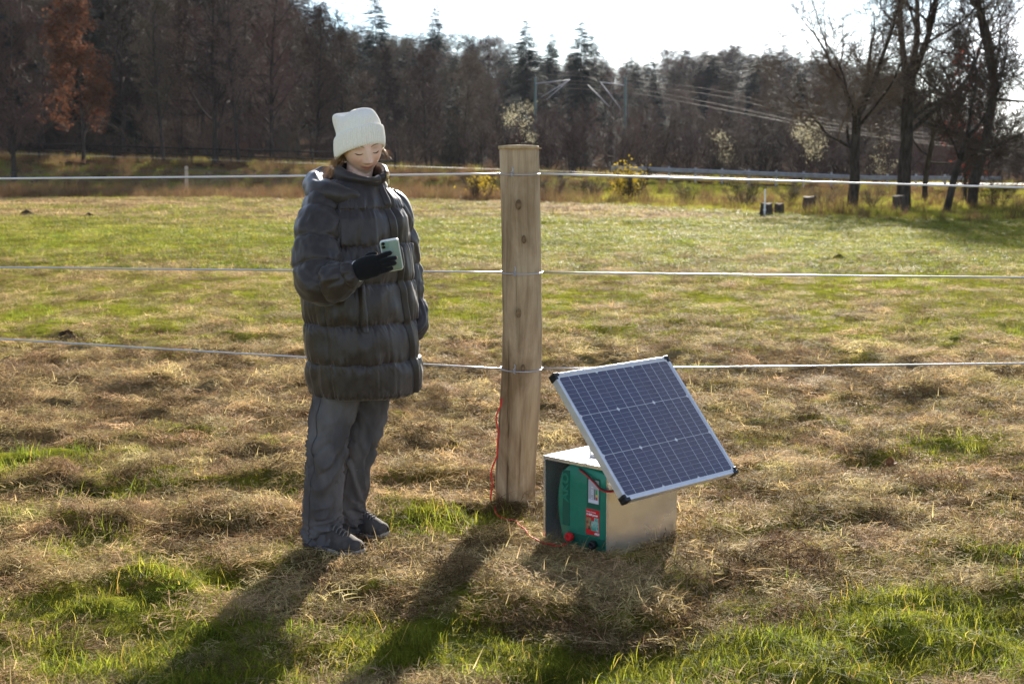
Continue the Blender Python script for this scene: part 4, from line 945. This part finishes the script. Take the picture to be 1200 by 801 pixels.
# head frame
hy_, hp, hr = R(21), R(14), R(7)
Fh = A([math.sin(hy_), -math.cos(hy_), 0]); Rh = A([Fh[1], -Fh[0], 0]); U0 = A([0, 0, 1.])
Fd = Fh * math.cos(hp) - U0 * math.sin(hp); Ud = Fh * math.sin(hp) + U0 * math.cos(hp)
Rd = Rh * math.cos(hr) - Ud * math.sin(hr); Ud = Ud * math.cos(hr) + Rh * math.sin(hr)
HC = pt(424, 171.5, 5.53)
def hl(p): p = np.asarray(p, float); return HC + p[..., 0:1] * Rd + p[..., 1:2] * Fd + p[..., 2:3] * Ud      # (right, forward, up)
def head_shape():
    th = np.linspace(-np.pi, np.pi, 181)[:-1]; th = th - .55 * np.sin(th)          # denser round the face (theta 0 = forward)
    ph = np.linspace(-np.pi / 2 + .02, np.pi / 2 - .02, 130); T, P_ = np.meshgrid(th, ph)
    cx, cy, cz = np.cos(P_) * np.sin(T), np.cos(P_) * np.cos(T), np.sin(P_)
    X, Y, Z = cx * .0765, cy * .093, np.where(cz < 0, cz * .109, cz * .115) + .003
    # skull, jaw
    low = sstep(.0, -.10, Z) if False else np.clip(-Z / .11, 0, 1)
    X = X * (1 - .34 * low ** 1.8); Y = np.where(Y > 0, Y * (1 - .10 * low ** 3), Y * (1 + .04 * (1 - low)) * (1 - .35 * low))
    fr = np.clip(cy, 0, 1) ** .5
    ga = lambda x, z, sx, sz: np.exp(-((X - x) / sx) ** 2 - ((Z - z) / sz) ** 2) * fr
    d = -.006 * (np.exp(-((np.abs(X) - .033) / .015) ** 2 - ((Z - .002) / .014) ** 2) * fr)              # sockets
    d += .0050 * np.exp(-((np.abs(X) - .032) / .013) ** 2 - ((Z + .001) / .0085) ** 2) * fr               # lids
    d += .0035 * np.exp(-((np.abs(X) - .028) / .020) ** 2 - ((Z - .022) / .008) ** 2) * fr                # brow
    nz = np.clip((.012 - Z) / .052, 0, 1); d += (.006 + .018 * nz) * np.exp(-(X / (.0075 + .006 * nz)) ** 2) * sstep(.022, .004, Z) * sstep(-.052, -.040, Z) * fr
    d += .005 * ga(0, -.039, .010, .008) + .0055 * (ga(.0125, -.042, .0055, .006) + ga(-.0125, -.042, .0055, .006))
    d += .0060 * np.exp(-((np.abs(X) - .040) / .018) ** 2 - ((Z + .036) / .018) ** 2) * fr                # cheeks
    zl = -.0665 + 9 * X ** 2 + .05 * np.abs(X)                                                             # smiling mouth line
    wl = np.exp(-(X / .025) ** 4)
    d += .0052 * np.exp(-((Z - zl - .0055) / .0050) ** 2) * wl * fr + .0056 * np.exp(-((Z - zl + .0065) / .0055) ** 2) * np.exp(-(X / .017) ** 4) * fr
    d -= .0032 * np.exp(-((Z - zl) / .0018) ** 2) * np.exp(-(X / .029) ** 6) * fr
    d += .004 * np.exp(-(X / .030) ** 2 - ((Z + .064) / .022) ** 2) * fr                                   # muzzle
    d += .0075 * ga(0, -.098, .017, .012) - .003 * ga(0, -.083, .018, .006)                                # chin
    Y = Y + d
    return X, Y, Z
def body_mesh():
    b = MB(); X, Y, Z = head_shape(); b.loft(hl(np.stack([X, Y, Z], -1)), cap=True)
    def limb(P, r, n=24, N=16): P = spline(P, n); b.loft(sweep(P, np.interp(np.linspace(0, 1, n), np.linspace(0, 1, len(r)), r), N), cap=True)
    neck0 = hl(A([0, -.022, -.05])); chest = pt(417, 232, 5.56)
    limb([neck0, (neck0 + chest) / 2, chest], [.052, .052, .06])
    hip = pt(413, 428, 5.56); rg = []
    for t in np.linspace(0, 1, 16):
        c = chest * (1 - t) + hip * t; a = np.interp(t, [0, .12, .35, .65, 1], [.06, .10, .115, .095, .10]); bb = np.interp(t, [0, .12, .35, .65, 1], [.06, .15, .155, .125, .15])
        q = np.linspace(0, 2 * np.pi, 32, endpoint=False); rg.append(c + np.cos(q)[:, None] * a * F2 + np.sin(q)[:, None] * bb * R2_)
    b.loft(A(rg), cap=True)
    for L in LEGS: limb(L, [.066, .046, .032, .026, .022])
    for L in ARMS: limb(L, [.05, .046, .040, .038, .028])
    for fp in FINGERS: limb(fp, [.0075, .007, .006], 10, 8)
    b.loft(sweep(spline(PALM, 8), np.linspace(.026, .030, 8), 14, squash=np.full(8, .5), ref=PALM_UP), cap=True)
    o = b.build('body', skin, None, True)
    md = o.modifiers.new('r', 'REMESH'); md.mode = 'VOXEL'; md.voxel_size = .0034
    dg = bpy.context.evaluated_depsgraph_get(); me = bpy.data.meshes.new_from_object(o.evaluated_get(dg)); me.name = 'body'
    o.modifiers.clear(); o.data = me; me.materials.clear(); me.materials.append(skin); me.polygons.foreach_set('use_smooth', np.ones(len(me.polygons), bool))
    n = len(me.vertices); co = np.zeros(n * 3, np.float32); me.vertices.foreach_get('co', co); co = co.reshape(-1, 3).astype(float)
    q = co - HC; lx, ly, lz = q @ Rd, q @ Fd, q @ Ud
    c = np.tile(A([.78, .515, .385]), (n, 1)); front = ly > .03
    def mixc(k, col, w): return k * (1 - w[:, None]) + A(col) * w[:, None]
    c = mixc(c, (.72, .34, .25), .65 * front * np.exp(-((np.abs(lx) - .040) / .02) ** 2 - ((lz + .034) / .02) ** 2))
    c = mixc(c, (.60, .28, .21), .4 * front * np.exp(-(lx / .012) ** 2 - ((lz + .038) / .012) ** 2))
    zl = -.0665 + 9 * lx ** 2 + .05 * np.abs(lx)
    c = mixc(c, (.50, .19, .165), .95 * front * np.exp(-((lz - zl) / .0085) ** 4) * np.exp(-(lx / .026) ** 6))
    c = mixc(c, (.22, .08, .07), .6 * front * np.exp(-((lz - zl) / .0016) ** 2) * np.exp(-(lx / .029) ** 6))
    c = mixc(c, (.45, .22, .16), .5 * front * np.exp(-((np.abs(lx) - .033) / .016) ** 2 - ((lz - .010) / .008) ** 2))  # shading over the eyelids, painted into the skin tone
    a = me.color_attributes.new('tone', 'FLOAT_COLOR', 'POINT'); a.data.foreach_set('color', np.column_stack([c, np.ones(n)]).astype(np.float32).ravel())
    o.parent = person; return o, co
# limbs (joint paths)
ARM_R = [pt(388, 238, 5.47), pt(373, 270, 5.38), pt(370, 326, 5.30), pt(392, 331, 5.23), pt(416, 319, 5.185)]
ARM_L = [pt(452, 240, 5.66), pt(470, 300, 5.73), pt(479, 345, 5.70), pt(470, 386, 5.60)]
ARMS = [ARM_R, ARM_L]
LEG_R = [pt(398, 440, 5.50), pt(388, 500, 5.46), pt(383, 530, 5.44), pt(379, 590, 5.44), pt(378, 632, 5.45)]
LEG_L = [pt(428, 440, 5.62), pt(426, 500, 5.62), pt(420, 533, 5.60), pt(413, 585, 5.63), pt(412, 614, 5.66)]
LEGS = [LEG_R, LEG_L]
PALM = [pt(416, 318, 5.185), pt(430, 314, 5.172), pt(445, 310, 5.165)]; PALM_UP = (0, 0, 1)
YP = 5.195
FINGERS = [[pt(442, 302, 5.168), pt(450, 298.5, 5.160), pt(459.5, 295.5, 5.172)],
           [pt(444, 307, 5.164), pt(455, 304.0, 5.154), pt(465.5, 301.5, 5.170)],
           [pt(444, 313, 5.164), pt(455, 310.0, 5.155), pt(465, 307.5, 5.172)],
           [pt(441, 319, 5.166), pt(451, 317.0, 5.158), pt(461, 313.5, 5.176)],
           [pt(424, 309, 5.185), pt(432, 299, 5.205), pt(442, 296.5, 5.225)]]
body, bco = body_mesh()
# eyelashes and brows lie on the face
_q = bco - HC; _lx, _ly, _lz = _q @ Rd, _q @ Fd, _q @ Ud; _fm = (_ly > .02)
def face_pt(x, z, off=.0008):
    d = (_lx - x) ** 2 + (_lz - z) ** 2 + np.where(_fm, 0, 1); k = np.argsort(d)[:4]; return hl(A([x, _ly[k].mean() + off, z]))
for sx in (-1, 1):
    P = [face_pt(sx * (.0195 + .027 * t), -.0055 - .0042 * math.sin(math.pi * t), .0012) for t in np.linspace(0, 1, 12)]
    MB().tube(P, np.interp(np.linspace(0, 1, 12), [0, .3, .8, 1], [.0008, .0019, .0024, .0010]), 5).build('eyelash', hairdark, person, True)
    P = [face_pt(sx * (.013 + .036 * t), .0175 + .0065 * math.sin(math.pi * (t * .8 + .05)), .0004) for t in np.linspace(0, 1, 12)]
    MB().tube(P, np.interp(np.linspace(0, 1, 12), [0, .2, .7, 1], [.0010, .0020, .0016, .0006]), 5).build('eyebrow', hairm, person, True)
# hat: ribbed turned-up brim and slouching crown
def hat():
    hc = pt(421.5, 173, 5.535); N = 300; th = np.linspace(0, 2 * np.pi, N, endpoint=False)
    hyw = R(24); f = A([math.sin(hyw), -math.cos(hyw), 0]); r_ = A([f[1], -f[0], 0])
    tiltf = .34                                         # the front of the brim sits higher than the back
    up = unit(U0 - f * .13 + r_ * .02)
    def ring(h, a, bb, rib=0, off=0, dx=0, dy=0, front=1.0):
        base = (.030 * np.cos(th) - .017 * np.sin(th)) * front + h
        k = 1 + (rib * np.abs(np.cos(th * 34)) if rib else 0)
        return hc + (np.cos(th) * a * k)[:, None] * f + (np.sin(th) * bb * k)[:, None] * r_ + base[:, None] * up
    one = np.ones(N)
    br = [ring(-.018, one * .093, one * .082), ring(-.022, one * .100, one * .090, .022), ring(-.018, one * .105, one * .094, .042)]
    for h, w in ((-.005, .1065), (.015, .107), (.035, .106), (.050, .1045)): br.append(ring(h, one * w, one * (w - .011), .045))
    br += [ring(.058, one * .103, one * .092, .03), ring(.058, one * .094, one * .083)]
    MB().loft(A(br)).build('hat_brim', knit, person, True)
    cr = []
    for t in np.linspace(0, 1, 26):
        h = .048 + .094 * math.sin(t * math.pi / 2); w = math.cos(t * math.pi / 2) ** .60
        fold = 1 + .05 * np.sin(th * 2 + 1.2 + 2 * t) * math.sin(math.pi * min(1, t * 1.3)) + .03 * np.sin(th * 5 + 7 * t)
        bump = .024 * np.exp(-((np.angle(np.exp(1j * (th - 2.05)))) / .55) ** 2) * np.exp(-((t - .55) / .30) ** 2) * 1.0     # slouched corner, back right
        dip = -.016 * np.exp(-((np.angle(np.exp(1j * (th - 1.55)))) / .40) ** 2) * np.exp(-((t - .85) / .2) ** 2)
        k = w * fold
        c = hc + (.098 * k + bump)[:, None] * np.cos(th)[:, None] * f + (.0875 * k + bump)[:, None] * np.sin(th)[:, None] * r_ + (h + dip + bump * .9 + (.026 * np.cos(th) - .014 * np.sin(th)) * w)[:, None] * up
        c = c + unit(c - hc) * (.0009 * np.cos(th * 75))[:, None]
        cr.append(c)
    MB().loft(A(cr), cap=True).build('hat', knit, person, True)
hat()
# hair at the nape and stray hairs
r = np.random.default_rng(12)
def strands(n, P0, P1, sp0, sp1, sag, w):
    t = np.linspace(0, 1, 7)[None, :, None]; a = P0 + r.normal(0, 1, (n, 1, 3)) * sp0; b = P1 + r.normal(0, 1, (n, 1, 3)) * sp1
    return ribbons(a + (b - a) * t + A([0, 0, 1.]) * (sag * (t * (1 - t))) + r.normal(0, .006, (n, 1, 3)) * np.sin(t * np.pi), w, r)
mixd([strands(90, pt(402, 183, 5.53), pt(388, 206, 5.52), A([.006, .02, .006]), A([.010, .03, .012]), .02, .0011), strands(60, pt(400, 184, 5.52), pt(379, 207, 5.50), A([.008, .02, .008]), A([.014, .02, .010]), .05, .0006),
      strands(26, pt(449, 174, 5.50), pt(455, 183, 5.50), A([.004, .01, .006]), A([.010, .02, .012]), .02, .0006)]).build('hair', hairm, person)
# jacket
KZ = A([.585, .60, .75, .90, 1.055, 1.20, 1.30, 1.37, 1.41, 1.445])
KA = A([.172, .184, .196, .193, .189, .182, .172, .140, .11, .092]); KB = A([.218, .228, .238, .237, .232, .224, .212, .182, .13, .098]); KC = A([427.5, 427.5, 425.5, 421.5, 418.5, 417.5, 417.5, 418, 420, 421])
SEAM = A([.585, .745, .895, 1.050, 1.195, 1.335, 1.46])
ZTH = lambda z: np.interp(z, [.6, 1.43], [-.36, -.12])
def jac(th, z, off=0.0):
    th = np.asarray(th, float); z = np.asarray(z, float)
    a = np.interp(z, KZ, KA); b = np.interp(z, KZ, KB); c = np.stack([(np.interp(z, KZ, KC) - 600) / F_PX * 5.56 - BX, np.full_like(z, .015), z], -1)
    i = np.clip(np.searchsorted(SEAM, z, 'right') - 1, 0, len(SEAM) - 2); t = (z - SEAM[i]) / (SEAM[i + 1] - SEAM[i])
    puff = np.abs(np.sin(np.pi * np.clip(t, 0, 1))) ** .38
    nearseam = 1 - np.minimum(1, np.abs(np.sin(np.pi * np.clip(t, 0, 1))) * 1.2)
    wr = .0048 * vnoise(th * 9, z * 5 + i * 3.3, 61) * (.35 + nearseam) + .0034 * vnoise(th * 21, z * 9 + i * 5.1, 62) * (.3 + nearseam) + .009 * vnoise(th * 2.2, z * 6 + i * 2.0, 63)
    wr = wr + 0.0028 * nearseam * vnoise(th * 30 + 2 * np.sin(z * 40), z * 5 + i * 7.7, 66) + .0042 * vnoise(th * 6 + z * 9, z * 14 - th * 3, 64)
    tz = th - ZTH(z); zipd = -.020 * np.exp(-(tz / .050) ** 2) - .006 * np.exp(-((th - 1.48) / .03) ** 2) * sstep(1.15, 1.0, z)
    drop = np.where(z < .75, .022 * (1 - (z - .585) / .165) - .006 * np.exp(-(th / .5) ** 2) * (1 - (z - .585) / .165), 0)
    r_ = .0145 * (puff - .62) * np.interp(z, [1.3, 1.42], [1, .35]) + wr * np.interp(z, [1.36, 1.44], [1, .3]) + zipd + off
    ct, st = np.cos(th), np.sin(th); e = 2 / 2.35
    ux, uy = np.sign(ct) * np.abs(ct) ** e, np.sign(st) * np.abs(st) ** e
    p = c + (a * ux + r_ * ct)[..., None] * F2 + (b * uy + r_ * st)[..., None] * R2_
    p[..., 2] += drop; return p
TH = np.linspace(-np.pi, np.pi, 420, endpoint=False); ZZ = np.concatenate([np.linspace(.585, 1.445, 230)])
tt, zz = np.meshgrid(TH, ZZ); rg = jac(tt, zz)
inner = jac(*np.meshgrid(TH, A([.60, .70])), off=-.035)
jacket = MB().loft(np.concatenate([inner[::-1], rg])).build('jacket', nylon, person, True)
def strip(t0, t1, z0, z1, off, nm, m, bulge=.004, nt=7, nz=70):
    T_, Z_ = np.meshgrid(np.linspace(t0, t1, nt), np.linspace(z0, z1, nz)); T_ = T_ + (ZTH(Z_) if 'zip' in nm else 0); o = off + bulge * np.sin(np.linspace(0, np.pi, nt))[None, :] * np.ones((nz, 1))
    V, Fq = loftvf(jac(T_, Z_, 0) + (jac(T_, Z_, .1) - jac(T_, Z_, 0)) * 10 * o[..., None], closed=False); return mk(nm, V, Fq, m, jacket)
strip(-.030, .030, .60, 1.43, .006, 'zip', zipm, .003)
strip(.045, .17, .60, 1.43, .002, 'zip_placket', nylon, .014)
strip(.62, .76, .875, 1.06, .004, 'pocket_welt', nylon, .018)
# sleeves
def sleeve(P, rad, seams, seed, nm='sleeve', n=110, N=64):
    P = spline(P, n); t = np.linspace(0, 1, n); L = np.concatenate([[0], np.cumsum(np.linalg.norm(np.diff(P, axis=0), axis=1))]); L /= L[-1]
    r0 = np.interp(L, np.linspace(0, 1, len(rad)), rad); th = np.linspace(0, 2 * np.pi, N, endpoint=False); rr = []
    sm = A(seams)
    for k in range(n):
        i = int(np.clip(np.searchsorted(sm, L[k], 'right') - 1, 0, len(sm) - 2)); q = (L[k] - sm[i]) / (sm[i + 1] - sm[i]); pf = abs(math.sin(math.pi * min(max(q, 0), 1))) ** .42
        w = .006 * vnoise(th * 3, np.full(N, L[k] * 14), seed) + .004 * vnoise(th * 7, np.full(N, L[k] * 22 + i * 7), seed + 1)
        w[-1] = w[-1]
        rr.append(r0[k] + .017 * (pf - .6) + w * np.minimum(1, np.minimum(th, 2 * np.pi - th) * 2 + .3))
    return mk(nm, *loftvf(sweep(P, rr, N, ref=(0, 1, 0))), nylon, jacket)
sleeve([pt(398, 236, 5.50), pt(382, 243, 5.445), pt(374, 268, 5.385), pt(371, 305, 5.325), pt(374, 327, 5.285), pt(389, 331, 5.245), pt(404, 326, 5.205), pt(415, 320, 5.188), pt(419.5, 318, 5.182)],
       [.070, .082, .088, .088, .086, .086, .082, .062, .040], [-.05, .20, .40, .58, .78, .93, 1.0], 71)
sleeve([pt(446, 238, 5.63), pt(457, 250, 5.66), pt(467, 290, 5.71), pt(476, 335, 5.72), pt(485, 366, 5.69), pt(486, 384, 5.64), pt(472, 396, 5.60)], [.075, .080, .076, .072, .062, .050, .03], [-.05, .22, .45, .7, .95, 1.05], 75)
# hood bunched behind the neck, stand-up collar, its lining and puller
def hood():
    P = spline([pt(432, 236, 5.44), pt(410, 231, 5.40), pt(382, 226, 5.40), pt(368, 222, 5.50), pt(374, 213, 5.62), pt(400, 208, 5.70), pt(428, 211, 5.70), pt(450, 217, 5.62)], 80); n = 80; th = np.linspace(0, 2 * np.pi, 40, endpoint=False)
    r0 = np.interp(np.linspace(0, 1, n), [0, .12, .3, .5, .75, 1], [.012, .034, .050, .058, .046, .018]); rr = [r0[k] * (1 + .10 * np.sin(k * .42) * np.cos(th - .5) + .14 * vnoise(th * 1.5, np.full(40, k * .22), 81)) for k in range(n)]
    MB().loft(sweep(P, rr, 40, squash=np.full(n, .72)), cap=True).build('hood', nylon, jacket, True)
hood()
def collar():
    N = 120; th = np.linspace(0, 2 * np.pi, N, endpoint=False); rg = []
    cb, ct_ = pt(420, 226, 5.56), pt(424, 197, 5.53)
    top = -.028 * np.cos(th - .62) - .008 * np.cos(2 * th - .9) + .003
    for t, off in ((0, .012), (.12, .02), (.3, .016), (.45, .006), (.52, .012), (.7, .018), (.88, .014), (.97, .006), (1.0, -.004), (.95, -.012), (.6, -.016)):
        c = cb * (1 - t) + ct_ * t; w = off + .004 * vnoise(th * 5, np.full(N, t * 5.), 85) - .012 * np.exp(-(np.angle(np.exp(1j * th)) / .06) ** 2)
        rg.append(c + np.cos(th)[:, None] * (.094 + w)[:, None] * F2 + np.sin(th)[:, None] * (.088 + w)[:, None] * R2_ + np.stack([0 * th, 0 * th, top * t], 1))
    col = MB().loft(A(rg)).build('collar', nylon, jacket, True)
    q = lambda t, z, o: cb * .3 + ct_ * .7 + math.cos(t) * (.094 + o) * F2 + math.sin(t) * (.088 + o) * R2_ + A([0, 0, z])
    MB().tube([q(-.16, -.012, .026), q(-.17, .010, .026)], .006, 6).tube([q(-.17, -.045, .030), q(-.165, -.030, .030), q(-.16, -.012, .027)], .0035, 6).build('zip_puller', goldm, jacket, True)
    S0 = A([[q(t, z, o) for t in np.linspace(-1.25, -.22, 12)] for z, o in ((-.01, .012), (.012, .020), (.020, .014), (.012, -.006), (-.02, -.012))]); V, Fq = loftvf(S0, closed=False); mk('collar_lining', V, Fq, liningm, jacket)
collar()
# trousers
def trouser(P, rad, seed, nm):
    n, N = 130, 72; P = spline(P, n); t = np.linspace(0, 1, n); r0 = np.interp(t, np.linspace(0, 1, len(rad)), rad); th = np.linspace(0, 2 * np.pi, N, endpoint=False); rr = []
    for k in range(n):
        q = t[k]; kn = math.exp(-((q - .50) / .12) ** 2); lo = sstep(.70, .95, q)
        c = np.cos(th + 1); fold = np.abs(vnoise(np.cos(th) * 1.5 + 4, np.sin(th) * 1.5 + q * (9 + 5 * lo) + 2.0 * np.cos(th + seed), seed)) - .35
        w = .030 * fold * (.5 + 1.0 * kn + 1.3 * lo) + .010 * (1 - np.abs(vnoise(np.cos(th + .6) * 2 + q * 4, q * 13 + 1.6 * np.sin(th + seed), seed + 4))) ** 4 * (.5 + kn + lo) + .005 * vnoise(np.cos(th) * 3 + 9, np.sin(th) * 3 + q * 16, seed + 1)
        rr.append(np.maximum(r0[k] - w, .028))
    rg = sweep(P, rr, N, ref=tuple(R2_)); rg = np.concatenate([rg, rg[-1:] * .0 + rg[-1].mean(0) + (rg[-1] - rg[-1].mean(0)) * .86 + A([0, 0, .012]), rg[-1].mean(0) + (rg[-1:] - rg[-1].mean(0)) * .82 + A([0, 0, .06])])
    o = mk(nm, *loftvf(rg), denim, trousers)
    sd = rg[8:n - 2, 0]; ctr = rg[8:n - 2].mean(1); d = unit(sd - ctr)
    MB().tube(sd + d * .001, .0022, 5).build('seam', denimd, o, True); q = rg[n - 4]; MB().loft(sweep(np.concatenate([q, q[:1]]) + 0, np.full(N + 1, .0028), 5)).build('hem', denimd, o, True)
    return o
trousers = empty('trousers'); trousers.parent = person
trouser([pt(401, 430, 5.53), pt(394, 465, 5.49), pt(386, 505, 5.46), pt(382, 535, 5.445), pt(378, 580, 5.45), pt(377, 612, 5.455), pt(378, 637, 5.46)], [.106, .094, .080, .070, .071, .073, .075], 91, 'trouser_leg')
trouser([pt(428, 430, 5.59), pt(431, 465, 5.60), pt(426, 505, 5.60), pt(420, 535, 5.60), pt(413, 580, 5.63), pt(412, 604, 5.65), pt(412, 622, 5.66)], [.105, .088, .072, .060, .056, .056, .058], 95, 'trouser_leg')
# shoes
def shoe(heel, toe, w, h, nm='shoe'):
    heel, toe = A([*heel, 0]) - A([BX, BY, 0]), A([*toe, 0]) - A([BX, BY, 0]); L = np.linalg.norm(toe - heel); d = (toe - heel) / L; sd = A([d[1], -d[0], 0]); rg = []; so = []; th = np.linspace(0, np.pi, 22)
    for t in np.linspace(0, 1, 34):
        ww = w * np.interp(t, [0, .06, .2, .45, .7, .88, .96, 1], [.35, .62, .78, .74, 1.0, .82, .5, .18]); hh = np.interp(t, [0, .05, .2, .38, .55, .75, .92, 1], [.05, .088, .098, .092, .075, .058, .042, .026]) * h
        c = heel + d * L * t + A([0, 0, .018 + .008 * sstep(.8, 1, t)])
        rg.append(c + (np.cos(th) * ww)[:, None] * sd + (np.sin(th) ** .75 * hh)[:, None] * A([0, 0, 1.]))
        q = np.linspace(0, 2 * np.pi, 20, endpoint=False); so.append(heel + d * L * t + (np.sign(np.cos(q)) * np.abs(np.cos(q)) ** .4 * (ww + .004))[:, None] * sd + A([0, 0, 1.]) * (.013 + .008 * sstep(.8, 1, t) + .012 * np.sign(np.sin(q)) * np.abs(np.sin(q)) ** .5)[:, None])
    o = MB().loft(A(rg), closed=False).build(nm, shoem, person, True); MB().loft(A(so), cap=True).build('sole', solem, o, True)
    b = MB()
    for t in (.44, .51, .58, .65):
        ww = w * .80; hh = np.interp(t, [0, .05, .2, .38, .55, .75, .92, 1], [.05, .088, .098, .092, .075, .058, .042, .026]) * h; c = heel + d * L * t + A([0, 0, .020]); a = np.linspace(.85, 2.29, 9)
        b.tube(c + (np.cos(a) * ww)[:, None] * sd + (np.sin(a) ** .75 * (hh + .003))[:, None] * A([0, 0, 1.]) + d * (.012 * np.cos(a))[:, None], .003, 5)
    b.build('lace', lacem, o, True)
    return o
shoe((-.775, 5.475), (-.575, 5.335), .050, 1.0); shoe((-.665, 5.685), (-.500, 5.600), .046, 1.0)
# glove
def glove():
    b = MB(); th = np.linspace(0, 2 * np.pi, 28, endpoint=False)
    P = spline([pt(411, 320, 5.19), pt(416, 318.5, 5.184), pt(422, 316.5, 5.176), pt(432, 313, 5.170), pt(440, 311, 5.167), pt(446, 310, 5.166)], 26); t = np.linspace(0, 1, 26)
    wv = np.interp(t, [0, .2, .45, .8, 1], [.036, .034, .043, .042, .034]); sq = np.interp(t, [0, .2, .5, 1], [.85, .75, .50, .45])
    b.loft(sweep(P, wv, 28, squash=sq, ref=(0, 0, 1)), cap=True)
    for k, fp in enumerate(FINGERS):
        root = A(PALM[1]) * .5 + A(PALM[2]) * .5
        pth = spline([fp[0] + (fp[0] - fp[1]) * (.9 if k < 4 else .3), fp[0], fp[1], fp[2]], 18)
        rr = np.interp(np.linspace(0, 1, 18), [0, .35, .5, .75, .93, 1], [.0105, .0112, .0102, .0098, .0085, .0035]); b.tube(pth, rr, 12)
    o = b.build('glove', glovem, person, True)
    md = o.modifiers.new('r', 'REMESH'); md.mode = 'VOXEL'; md.voxel_size = .0018
    dg = bpy.context.evaluated_depsgraph_get(); me = bpy.data.meshes.new_from_object(o.evaluated_get(dg)); me.name = 'glove'; o.modifiers.clear(); o.data = me; me.materials.clear(); me.materials.append(glovem); me.polygons.foreach_set('use_smooth', np.ones(len(me.polygons), bool))
    c = P[6]; tg = unit(P[8] - P[4]); u = unit(U0 - tg * (U0 @ tg)); v = np.cross(tg, u); q = np.linspace(0, 2 * np.pi, 36)
    MB().tube(c + np.cos(q)[:, None] * .0385 * u + np.sin(q)[:, None] * .028 * v + tg * (.006 * np.cos(2 * q))[:, None], .0018, 6, cap=False).build('cuff_trim', mat('pale_trim', (.6, .6, .6), .7), o, True)
glove()
# ------------------------------------------------------------------ the phone in her hand
mint = mat('mint_back', (.29, .40, .37), .25, coat=.5, spec=.5); case = mat('clear_case', (.72, .76, .76), .15, spec=.6, coat=.5); glass = mat('lens_glass', (.008, .008, .010), .08, spec=.7)
PWD, PHT, PTH = .0705, .139, .011
up_ = unit(A([-.10, -.52, .85])); nb = A([.16, -.82, -.5]); nb = unit(nb - up_ * (nb @ up_)); rt = np.cross(up_, nb) * -1.0
if rt[0] < 0: rt = -rt
ph = empty('phone'); top = at(455.5, 280.5, 5.165); cen_ = top - up_ * PHT / 2
yv = np.cross(up_, rt)                                 # right, into, up: a right handed frame
ph.matrix_world = Matrix(((rt[0], yv[0], up_[0], cen_[0]), (rt[1], yv[1], up_[1], cen_[1]), (rt[2], yv[2], up_[2], cen_[2]), (0, 0, 0, 1)))
tag(ph, 'mint green phone in a clear case held in the woman\'s gloved hand', 'phone')
def rr_slab(w, hh, y0, y1, rad, m, nm, par, ins=0.0012):
    def o(s_): 
        P = []
        for cx, cz, a0 in ((w / 2 - rad, hh / 2 - rad, 0), (-w / 2 + rad, hh / 2 - rad, 90), (-w / 2 + rad, -hh / 2 + rad, 180), (w / 2 - rad, -hh / 2 + rad, 270)):
            for a in np.linspace(a0, a0 + 90, 7): P.append((cx + (rad - s_) * math.cos(R(a)), cz + (rad - s_) * math.sin(R(a))))
        return A(P)
    rg = [np.column_stack([o(s_)[:, 0], np.full(28, y), o(s_)[:, 1]]) for y, s_ in ((y0, ins * 1.6), (y0 + ins * .5, ins * .4), (y0 + ins * 1.4, 0), (y1 - ins * 1.4, 0), (y1, ins * 1.6))]
    return MB().loft(A(rg), cap=True).build(nm, m, par, True)
rr_slab(PWD, PHT, -.0045, .0045, .012, case, 'case', ph); rr_slab(PWD - .0085, PHT - .0085, -.0052, .0030, .010, mint, 'back_cover', ph, .0005)
rr_slab(PWD - .005, PHT - .005, .0042, .0050, .010, glass, 'screen', ph, .0003)
cb = rr_slab(.029, .031, -.0068, -.004, .008, mat('camera_island', (.22, .36, .33), .3, coat=.4), 'camera_island', ph, .0006); cb.location = (-.018, 0, .052)
for dz in (.0075, -.0075):
    MB().lathe([(.0066, 0), (.0066, .0016), (.005, .002), (.0045, .0012)], 16).xf(Matrix.Translation((-.005, -.0067, dz)) @ Matrix.Rotation(R(90), 4, 'X')).build('lens', glass, cb, True)

# ------------------------------------------------------------------ air
hz = bpy.data.materials.new('haze'); hz.use_nodes = True; hn = hz.node_tree.nodes; hn.clear()
ho = hn.new('ShaderNodeOutputMaterial'); hv = hn.new('ShaderNodeVolumePrincipled'); hv.inputs['Color'].default_value = (.80, .87, 1, 1); hv.inputs['Density'].default_value = .00006; hv.inputs['Anisotropy'].default_value = .25
hz.node_tree.links.new(hv.outputs[0], ho.inputs['Volume'])
tag(MB().box((-2400, -120, -4), (2400, 2800, 75)).build('haze', hz), kind='stuff')
